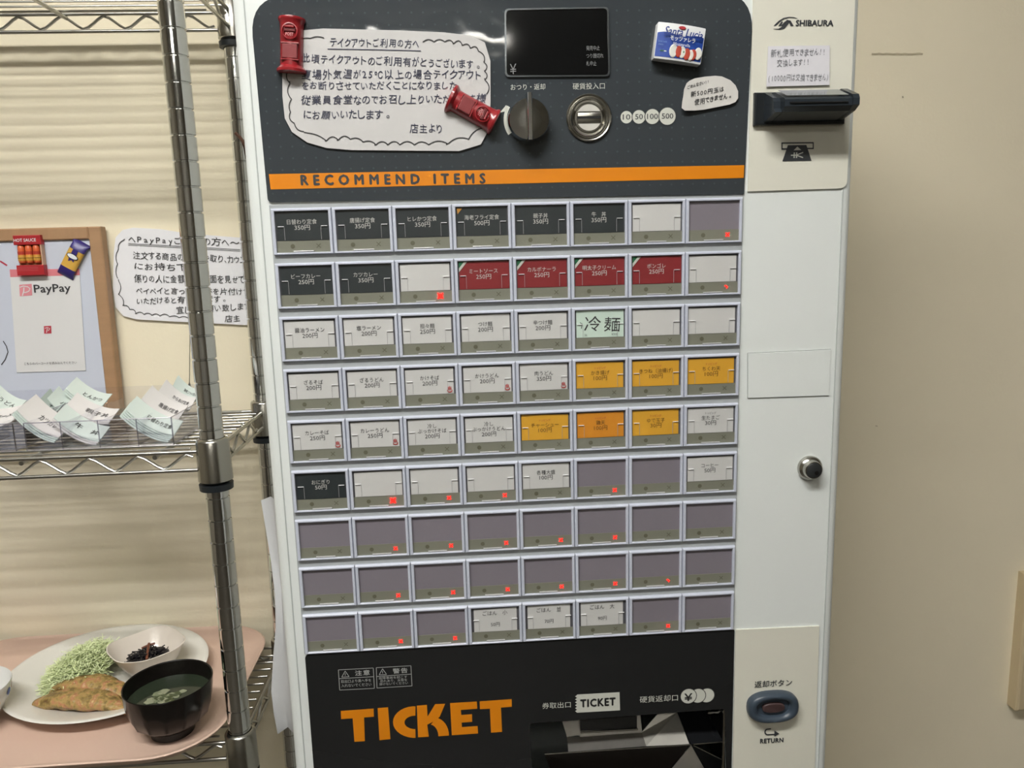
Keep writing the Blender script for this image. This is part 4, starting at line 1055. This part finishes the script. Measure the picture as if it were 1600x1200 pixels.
# paper hanging down beside the machine
hp = M(); lf = [(408, 782, .06), (416, 830, .055), (424, 880, .05), (430, 930, .045), (431, 980, .045), (427, 1030, .05), (424, 1080, .055), (428, 1115, .055), (434, 1147, .055)]
rows = []
for i, (x, y, Y) in enumerate(lf):
    a = atY(x, y, Y); z = a.z
    b = Vector((MX0-.0015-.001*i/8-(.008 if i == 8 else 0), .022+(.03 if i == 8 else 0)+.0, z+(.012 if i < 8 else .002)))
    rows.append((a, a.lerp(b, .5)+YV*.012, b))
hp.loft([list(q) for q in rows], False)
hp.add([p+Vector((-.0003, .0004, 0)) for q in rows for p in q], [(3*i+j, 3*i+j+1, 3*i+j+4, 3*i+j+3) for i in range(8) for j in range(2)])
tag(build('hanging_sheet', hp, mat('sheet_grey_white', 'c9cbcd', .6), None, 60), 'curled white paper sheet hanging from the left side of the ticket machine', 'paper')

# ================================================================== ACRYLIC TRAYS AND MEAL TICKETS
SZT = ZS+.0016                                       # top of deck wires
def acrylic(x0, x1, y0, y1, divs, label):
    t = thing('acrylic_tray', label, 'tray', ((x0+x1)/2, (y0+y1)/2, SZT)); th = .0018; h = .031
    build('tray_floor', M().box(x0, x1, y0, y1, SZT, SZT+th), ACRYL, t)
    for a in ((x0, x1, y0, y0+th, SZT+th, SZT+h), (x0, x1, y1-th, y1, SZT+th, SZT+h+.012), (x0, x0+th, y0+th, y1-th, SZT+th, SZT+h), (x1-th, x1, y0+th, y1-th, SZT+th, SZT+h)):
        build('tray_wall', M().box(*a), ACRYL, t)
    for d in divs: build('divider', M().box(d, d+th, y0+th, y1-th, SZT+th, SZT+h-.002), ACRYL, t)
    ed = M()
    for a, b in (((x0, y0, SZT+h), (x1, y0, SZT+h)), ((x0, y0, SZT), (x0, y0, SZT+h)), ((x1, y0, SZT), (x1, y0, SZT+h)), ((x1, y0, SZT+h), (x1, y1, SZT+h)), ((x0, y0, SZT+.001), (x1, y0, SZT+.001)), ((x1, y0, SZT+.001), (x1, y1, SZT+.001))): ed.tube([a, b], .0007, 5)
    for d in divs: ed.tube([(d, y0, SZT), (d, y0, SZT+h)], .0007, 5)
    build('polished_edge', ed, clear('acrylic_edge', 'e9e7f3', .35, .25), t)
acrylic(-.310, -.152, .112, .272, (-.2715, -.2315, -.190), 'clear acrylic divided tray at the right end of the middle shelf')
acrylic(-.520, -.3215, .112, .272, (-.47, -.42, -.370), 'clear acrylic divided tray at the left edge of the picture')
MINT = mat('ticket_mint', 'd1dcd7', .6); TWH = mat('ticket_white', 'dcd9d8', .6); TGR = mat('ticket_grey_green', 'b4c2bc', .6)
def bundle(a, b, y, dep, m, txt, label, n=3, m2=None, sag=.006, lean=.010):
    """stack of slips: px a (upper left front edge), px b (lower right front edge) on plane y, running back by dep"""
    A = atY(*a, y); B = atY(*b, y)
    t = thing('ticket_bundle', label, 'tickets', tuple((A+B)/2-ZV*.01), None, 'meal ticket bundles in the acrylic trays')
    for s in range(n):
        off = -.0016*s; mm = M(); K = 8; th = .0011
        rows_t, rows_b = [], []
        for k in range(K+1):
            u = k/K; p = A.lerp(B, u)-ZV*(sag*4*u*(1-u)); q = p+YV*dep+ZV*lean
            jx = Vector((-.0016*s+.0004*(s % 2), -.0008*s, off)); rows_t.append((p+jx, q+jx)); rows_b.append((p+jx-ZV*th, q+jx-ZV*th))
        loops = [[a_[0], a_[1], b_[1], b_[0]] for a_, b_ in zip(rows_t, rows_b)]
        mm.loft(loops, True, True, True)
        build('ticket_slip', mm, m if s == 0 or not m2 else m2, t, 60)
    if txt:
        tx = M(); v, f = glyph(txt, .004); x0, x1 = min(p[0] for p in v), max(p[0] for p in v)
        Nn = (B-A).cross(YV*dep+ZV*lean).normalized(); 
        if Nn.z < 0: Nn = -Nn
        pts = []
        for p in v:
            u = .34+.52*(p[0]-x0)/(x1-x0); w_ = .32+.30*p[1]
            base_ = A.lerp(B, u)-ZV*(sag*4*u*(1-u))+(YV*dep+ZV*lean)*w_; pts.append(base_+Nn*(.0005+LAY*p[2]))
        tx.add(pts, f); build('lettering', tx, TXD, t, fix=False)
    return t
bundle((271, 602), (308, 624), .235, .02, MINT, '海老フライ定食', 'pale green ticket bundle at the back right of the right-hand tray', 2)
bundle((248, 611), (296, 640), .205, .028, TWH, 'からあげ定食', 'white ticket bundle second from the back of the right-hand tray', 2)
bundle((221, 623), (279, 655), .165, .035, TWH, '唐揚げ定食', 'white ticket bundle just behind the front pile of right-hand tray', 2)
bundle((197, 640), (272, 680), .130, .032, MINT, '日替わり定食', 'pale green ticket pile at the front of the right-hand tray', 5)
bundle((103, 607), (160, 634), .235, .03, MINT, 'とんかつ', 'pale green ticket bundle at the back middle of the right-hand tray', 3)
bundle((74, 622), (110, 645), .215, .03, MINT, 'ハム', 'small pale green ticket bundle half hidden near the whiteboard frame', 2)
bundle((103, 633), (171, 659), .180, .03, TWH, '親子丼', 'white ticket bundle behind the front middle compartment', 2)
bundle((60, 626), (84, 648), .200, .03, TGR, 'そば', 'grey green ticket bundle behind the leftmost white pile', 1)
bundle((84, 652), (155, 689), .130, .03, MINT, '牛　丼', 'pale green ticket pile in the front middle compartment', 3, TWH)
bundle((26, 640), (92, 683), .125, .042, TWH, 'カツカレー', 'white ticket pile with green slips below in the front left compartment', 4, MINT)
bundle((-30, 612), (22, 645), .20, .03, MINT, 'うどん', 'pale green ticket bundle at the back of the left-edge tray', 2)
bundle((-45, 668), (24, 652), .13, .045, TWH, 'ラーメン', 'white ticket bundle at the front of the left-edge tray', 3, None, .003, .012)

# ================================================================== BOTTOM SHELF: TRAY AND FOOD
ZT0 = ZBs+.0018
TX0, TX1, TY0, TY1 = -.555, -.1215, .040, .3495
def rr_loop(x0, x1, y0, y1, r, z, n=8):
    L = []
    for cx, cy, a0 in ((x1-r, y1-r, 0), (x0+r, y1-r, 90), (x0+r, y0+r, 180), (x1-r, y0+r, 270)):
        for k in range(n+1):
            a = math.radians(a0+90*k/n); L.append((cx+r*math.cos(a), cy+r*math.sin(a), z))
    return L
tr = M(); ins = lambda i, z: rr_loop(TX0+i, TX1-i, TY0+i, TY1-i, .075-i*.5, z)
tr.loft([ins(.020, ZT0), ins(.009, ZT0+.004), ins(.0, ZT0+.013), ins(-.0004, ZT0+.0145), ins(.0012, ZT0+.0155), ins(.003, ZT0+.0145), ins(.012, ZT0+.006), ins(.024, ZT0+.003)], True, True, True)
tag(build('serving_tray', tr, mat('tray_pink', 'cfb3a2', .45, noise_amt=.04, noise_scale=3), None, 50), 'pale pink serving tray holding the sample meal on the bottom shelf', 'tray')
ZTT = ZT0+.003
PC = Vector((-.312, .2300, 0)); pr = .124
pl_ = M()
def plate_loop(r, z, n=64):
    L = []
    for k in range(n):
        a = math.tau*k/n; x = r*1.05*math.cos(a); y = r*.97*math.sin(a); c, s = math.cos(math.radians(-35)), math.sin(math.radians(-35))
        L.append((PC.x+x*c-y*s, PC.y+x*s+y*c, z))
    return L
pz = [(.060, .000), (.070, .002), (.100, .010), (.122, .0175), (.1245, .0190), (.1230, .0200), (.118, .0188), (.095, .0120), (.082, .0072), (.074, .0050)]
pl_.loft([plate_loop(r, ZTT+z) for r, z in pz], True, True, True)
tag(build('dinner_plate', pl_, mat('porcelain_white', 'dedcd5', .18, coat=.3), None, 60), 'large white plate with the main dish on the pink tray', 'plate')
PZ = ZTT+.0055
# shredded cabbage
cb = M(); rnd = random.Random(3); CC = Vector((-.338, .240, PZ))
for i in range(4200):
    a = rnd.uniform(0, math.tau); rr = rnd.random()**.6; x = CC.x+rr*.056*math.cos(a)*1.0; y = CC.y+rr*.064*math.sin(a)
    hgt = .040*(1-rr**2)*rnd.uniform(.35, 1.)
    L = rnd.uniform(.010, .030); th = rnd.uniform(0, math.tau); cv = rnd.uniform(-1.2, 1.2); p = Vector((x, y, PZ+.002+hgt)); pts = []
    if math.hypot(x+.262, y-.2365) < .052 or y < .176+.3*(x+.325)*0: continue
    tilt = rnd.uniform(-.35, .35)-.5*0
    for k in range(5):
        u = k/4-.5; t2 = th+cv*u; pts.append(p+Vector((math.cos(t2)*u*L, math.sin(t2)*u*L, tilt*u*L+.002*math.sin(u*6+i))))
    wv = Vector((-math.sin(th), math.cos(th), rnd.uniform(-.6, .6))).normalized()*rnd.uniform(.0003, .0006)
    n = len(cb.v)
    for q in pts: cb.v += [q-wv, q+wv]
    for k in range(4): cb.f.append((n+2*k, n+2*k+1, n+2*k+3, n+2*k+2))
for v in cb.v: v.z = max(v.z, PZ+.0008)
cab = build('shredded_cabbage', cb, mat('cabbage_green', 'd3deac', .45, noise_amt=.16, noise_scale=60), None, None, fix=False)
tag(cab, 'mound of finely shredded pale green cabbage on the white plate', 'salad'); cab['kind'] = 'stuff'
# grilled fillets
def fillet(cx, cy, L, W_, H, ang, label, sd, zoff=0.):
    fm = mat('grilled_fillet', 'b5853f', .42)
    if 'fillet_done' not in MATS:
        MATS['fillet_done'] = fm; nt = fm.node_tree; b = nt.nodes['Principled BSDF']
        tc = nt.nodes.new('ShaderNodeTexCoord'); n1_ = nt.nodes.new('ShaderNodeTexNoise'); n1_.inputs['Scale'].default_value = 95; n1_.inputs['Detail'].default_value = 5
        nt.links.new(tc.outputs['Object'], n1_.inputs['Vector']); rp = nt.nodes.new('ShaderNodeValToRGB'); cr = rp.color_ramp
        cr.elements[0].position = .30; cr.elements[0].color = lin('5e4322'); cr.elements[1].position = .72; cr.elements[1].color = lin('cbb47e')
        for p_, c_ in ((.42, '86703f'), (.50, 'a58a52'), (.60, 'ab7654')): e_ = cr.elements.new(p_); e_.color = lin(c_)
        nt.links.new(n1_.outputs['Fac'], rp.inputs[0]); nt.links.new(rp.outputs[0], b.inputs['Base Color'])
        n3_ = nt.nodes.new('ShaderNodeTexNoise'); n3_.inputs['Scale'].default_value = 160; nt.links.new(tc.outputs['Object'], n3_.inputs['Vector'])
        bp = nt.nodes.new('ShaderNodeBump'); bp.inputs['Strength'].default_value = .9; bp.inputs['Distance'].default_value = .003
        nt.links.new(n3_.outputs['Fac'], bp.inputs['Height']); nt.links.new(bp.outputs[0], b.inputs['Normal'])
    mm = M(); n, s = 26, 20; loops = []
    for i in range(n+1):
        u = i/n; x = (u-.5)*L; e_ = max(.05, (1-abs(2*u-1)**2.6)**.5)*(.72+.28*math.sin(math.pi*min(1, u*1.15)))
        bend = .010*math.sin(math.pi*u); Lp = []
        for k in range(s):
            a = math.tau*k/s; y = W_/2*e_*math.copysign(abs(math.cos(a))**.8, math.cos(a)); z = H*.5*e_**.7*(1+math.sin(a)*(1. if math.sin(a) > 0 else 1.))
            nn = noise.noise(Vector((x*60+sd, y*60, z*60)))*.0022
            Lp.append((x, y+bend+nn, max(0, z+nn*1.2)))
        loops.append(Lp)
    mm.loft(loops, True, True, True)
    m3 = Matrix.Translation((cx, cy, PZ+.0008+zoff)) @ Matrix.Rotation(math.radians(ang), 4, 'Z') @ Matrix.Rotation(math.radians(-4), 4, 'X')
    w_ = M().merge(mm, m3)
    for v in w_.v: v.z = max(v.z, PZ+.0006)
    return tag(build('grilled_fillet', w_, fm, None, 70), label, 'food')
fillet(-.312, .180, .118, .038, .024, -12, 'browned grilled fillet nearer the cabbage on the white plate', 1.)
fillet(-.313, .154, .134, .040, .020, -12, 'browned grilled fillet at the front of the white plate', 7.)
# small square bowl
SB = Vector((-.262, .2365, 0)); sba = math.radians(8)
def sq_loop(h, z, n=48, p=3.0, dip=0.):
    L = []
    for k in range(n):
        t = math.tau*k/n; c, s = math.cos(t), math.sin(t); x = h*math.copysign(abs(c)**(2/p), c); y = h*math.copysign(abs(s)**(2/p), s)
        h = 1.1*h if False else h; a = sba+math.radians(45-10); L.append((SB.x+x*math.cos(a)-y*math.sin(a), SB.y+x*math.sin(a)+y*math.cos(a), z+dip*math.cos(4*t)*-1))
    return L
sb = M(); B0 = PZ+.0025
sb.loft([sq_loop(.020, B0), sq_loop(.024, B0+.004), sq_loop(.036, B0+.021), sq_loop(.0435, B0+.037, dip=.001), sq_loop(.0446, B0+.0388, dip=.001), sq_loop(.0434, B0+.0392, dip=.001), sq_loop(.0420, B0+.037, dip=.001), sq_loop(.033, B0+.019), sq_loop(.020, B0+.006)], True, True, True)
tag(build('side_bowl', sb, mat('bowl_cream', 'd8cfc4', .25, coat=.3), None, 60), 'small square cream bowl of black seaweed on the white plate', 'bowl')
hj = M(); rnd = random.Random(5)
for i in range(330):
    a = rnd.uniform(0, math.tau); rr = rnd.random()**.55*.026; p = Vector((SB.x+rr*math.cos(a), SB.y+rr*math.sin(a), B0+.014+.016*(1-(rr/.027)**2)*rnd.uniform(.5, 1.1)))
    th = rnd.uniform(0, math.tau); L = rnd.uniform(.006, .013); pts = []
    for k in range(4):
        u = k/3; pts.append(p+Vector((math.cos(th+u*1.2)*u*L, math.sin(th+u*1.2)*u*L, rnd.uniform(-.001, .0015))))
    pts = [Vector((SB.x, SB.y, q.z))+(Vector((q.x-SB.x, q.y-SB.y, 0)) if math.hypot(q.x-SB.x, q.y-SB.y) < .028 else Vector((q.x-SB.x, q.y-SB.y, 0)).normalized()*.028) for q in pts]
    hj.tube(pts, rnd.uniform(.0006, .0011), 4)
hjo = build('simmered_seaweed', hj, mat('seaweed_black', '1c1a1f', .3, coat=.3), None, 60)
tag(hjo, 'heap of dark simmered seaweed strips in the small square bowl', 'food'); hjo['kind'] = 'stuff'
def stick(p, q, r, label):
    mm = M().tube([p, Vector(p).lerp(Vector(q), .5)+ZV*.001, q], r, 5); return tag(build('carrot_strip', mm, mat('carrot_brown', '70402c', .4), None), label, 'food')
stick((SB.x+.006, SB.y-.018, B0+.026), (SB.x-.002, SB.y+.012, B0+.033), .0020, 'long reddish carrot strip lying on the black seaweed')
stick((SB.x-.012, SB.y+.012, B0+.027), (SB.x+.004, SB.y+.016, B0+.031), .0016, 'short reddish carrot strip at the back of the black seaweed')
# soup bowl
bc = atZ(264, 1143, ZTT); BCx, BCy = bc.x, bc.y+.002
BC = Vector((-.1855, .1085, 0)); BS = .925
def facet_loop(r, z, amt, n=84, fc=14):
    L = []
    for k in range(n):
        t = math.tau*k/n; m = (t % (math.tau/fc))-math.pi/fc; f = (math.cos(math.pi/fc)/math.cos(m)-1)*amt+1
        L.append((BC.x+BS*r*f*math.cos(t), BC.y+BS*r*f*math.sin(t), z))
    return L
sp = M(); Zb = ZTT
sp.loft([facet_loop(.0245, Zb, 0), facet_loop(.0262, Zb+.001, 0), facet_loop(.0258, Zb+.009, 0), facet_loop(.034, Zb+.013, 1), facet_loop(.045, Zb+.022, 1.3), facet_loop(.0505, Zb+.036, 1.3), facet_loop(.0525, Zb+.050, .6), facet_loop(.0533, Zb+.0635, 0), facet_loop(.0528, Zb+.0645, 0), facet_loop(.0516, Zb+.0635, 0), facet_loop(.0505, Zb+.050, 0), facet_loop(.044, Zb+.026, 0), facet_loop(.028, Zb+.015, 0)], True, True, True)
tag(build('soup_bowl', sp, mat('lacquer_black', '14110f', .25, spec=.3, coat=.1), None, 28), 'black lacquer soup bowl standing at the right front of the pink tray', 'bowl')
so = thing('soup', 'clear greenish soup with seaweed inside the black bowl', 'soup', (BC.x, BC.y, Zb+.043))
sm = M().lathe([(0, .046), (.030, .046), (.0462, .0462), (.0452, .042), (0, .042)], (BC.x, BC.y, Zb), 'z', 48)
build('broth', sm, mat('broth_dark_green', '2c3428', .08, coat=.4), so, 50)
rnd = random.Random(9)
for i in range(26):
    a = rnd.uniform(0, math.tau); rr = rnd.uniform(.0, .030); r0 = rnd.uniform(.003, .0085)
    lf_ = M(); L = [(BC.x-.004+rr*math.cos(a)+r0*rnd.uniform(.6, 1.2)*math.cos(k*math.tau/10), BC.y-.006+rr*math.sin(a)+r0*rnd.uniform(.5, 1.)*math.sin(k*math.tau/10), Zb+.0464+rnd.uniform(0, .0008)) for k in range(10)]
    lf_.loft([[(x, y, Zb+.0456) for x, y, z in L], L], True, True, True)
    col = ('4a5238', '8b8f76', '3c4428', '70785e')[i % 4]
    build('seaweed_piece' if i % 4 in (0, 2) else 'tofu_flake', lf_, mat('soup_bit_'+col, col, .3), so, 60)
# bowl at the left edge
LB = Vector((-.4400, .138, 0)); lb = M()
lb.lathe([(.022, 0), (.024, .001), (.023, .007), (.040, .018), (.050, .036), (.0535, .052), (.0530, .0535), (.0520, .052), (.047, .034), (.036, .018), (0, .011)], (LB.x, LB.y, ZTT), 'z', 48, True)
lbt = thing('rice_bowl', 'white bowl with small coloured dots at the left edge of the pink tray', 'bowl', (LB.x, LB.y, ZTT))
build('bowl_body', lb, mat('porcelain_white2', 'd9d9d6', .2, coat=.3), lbt, 50)
for i, (a, h, r, col) in enumerate(((10, .042, .0045, '3a55b8'), (-14, .036, .0042, 'd9a63a'), (-24, .028, .0034, 'd98a4a'), (34, .040, .004, 'c96a4a'), (-45, .042, .004, '3a55b8'), (60, .034, .004, '5a9a5a'))):
    a = math.radians(a); rad = .0530*(.90+.1*(h-.02)/.03)
    pp = []
    for k in range(12):
        t = k*math.tau/12; aa = a+math.cos(t)*r/.05; hh_ = h+math.sin(t)*r; rd = (.0402+(hh_-.018)*.555 if hh_ < .036 else .0502+(hh_-.036)*.22)+.0003
        pp.append((LB.x+rd*math.cos(aa), LB.y+rd*math.sin(aa), ZTT+hh_))
    build('painted_dot', M().add(pp, [tuple(range(12))]), mat('dot_'+col, col, .4), lbt, fix=False)
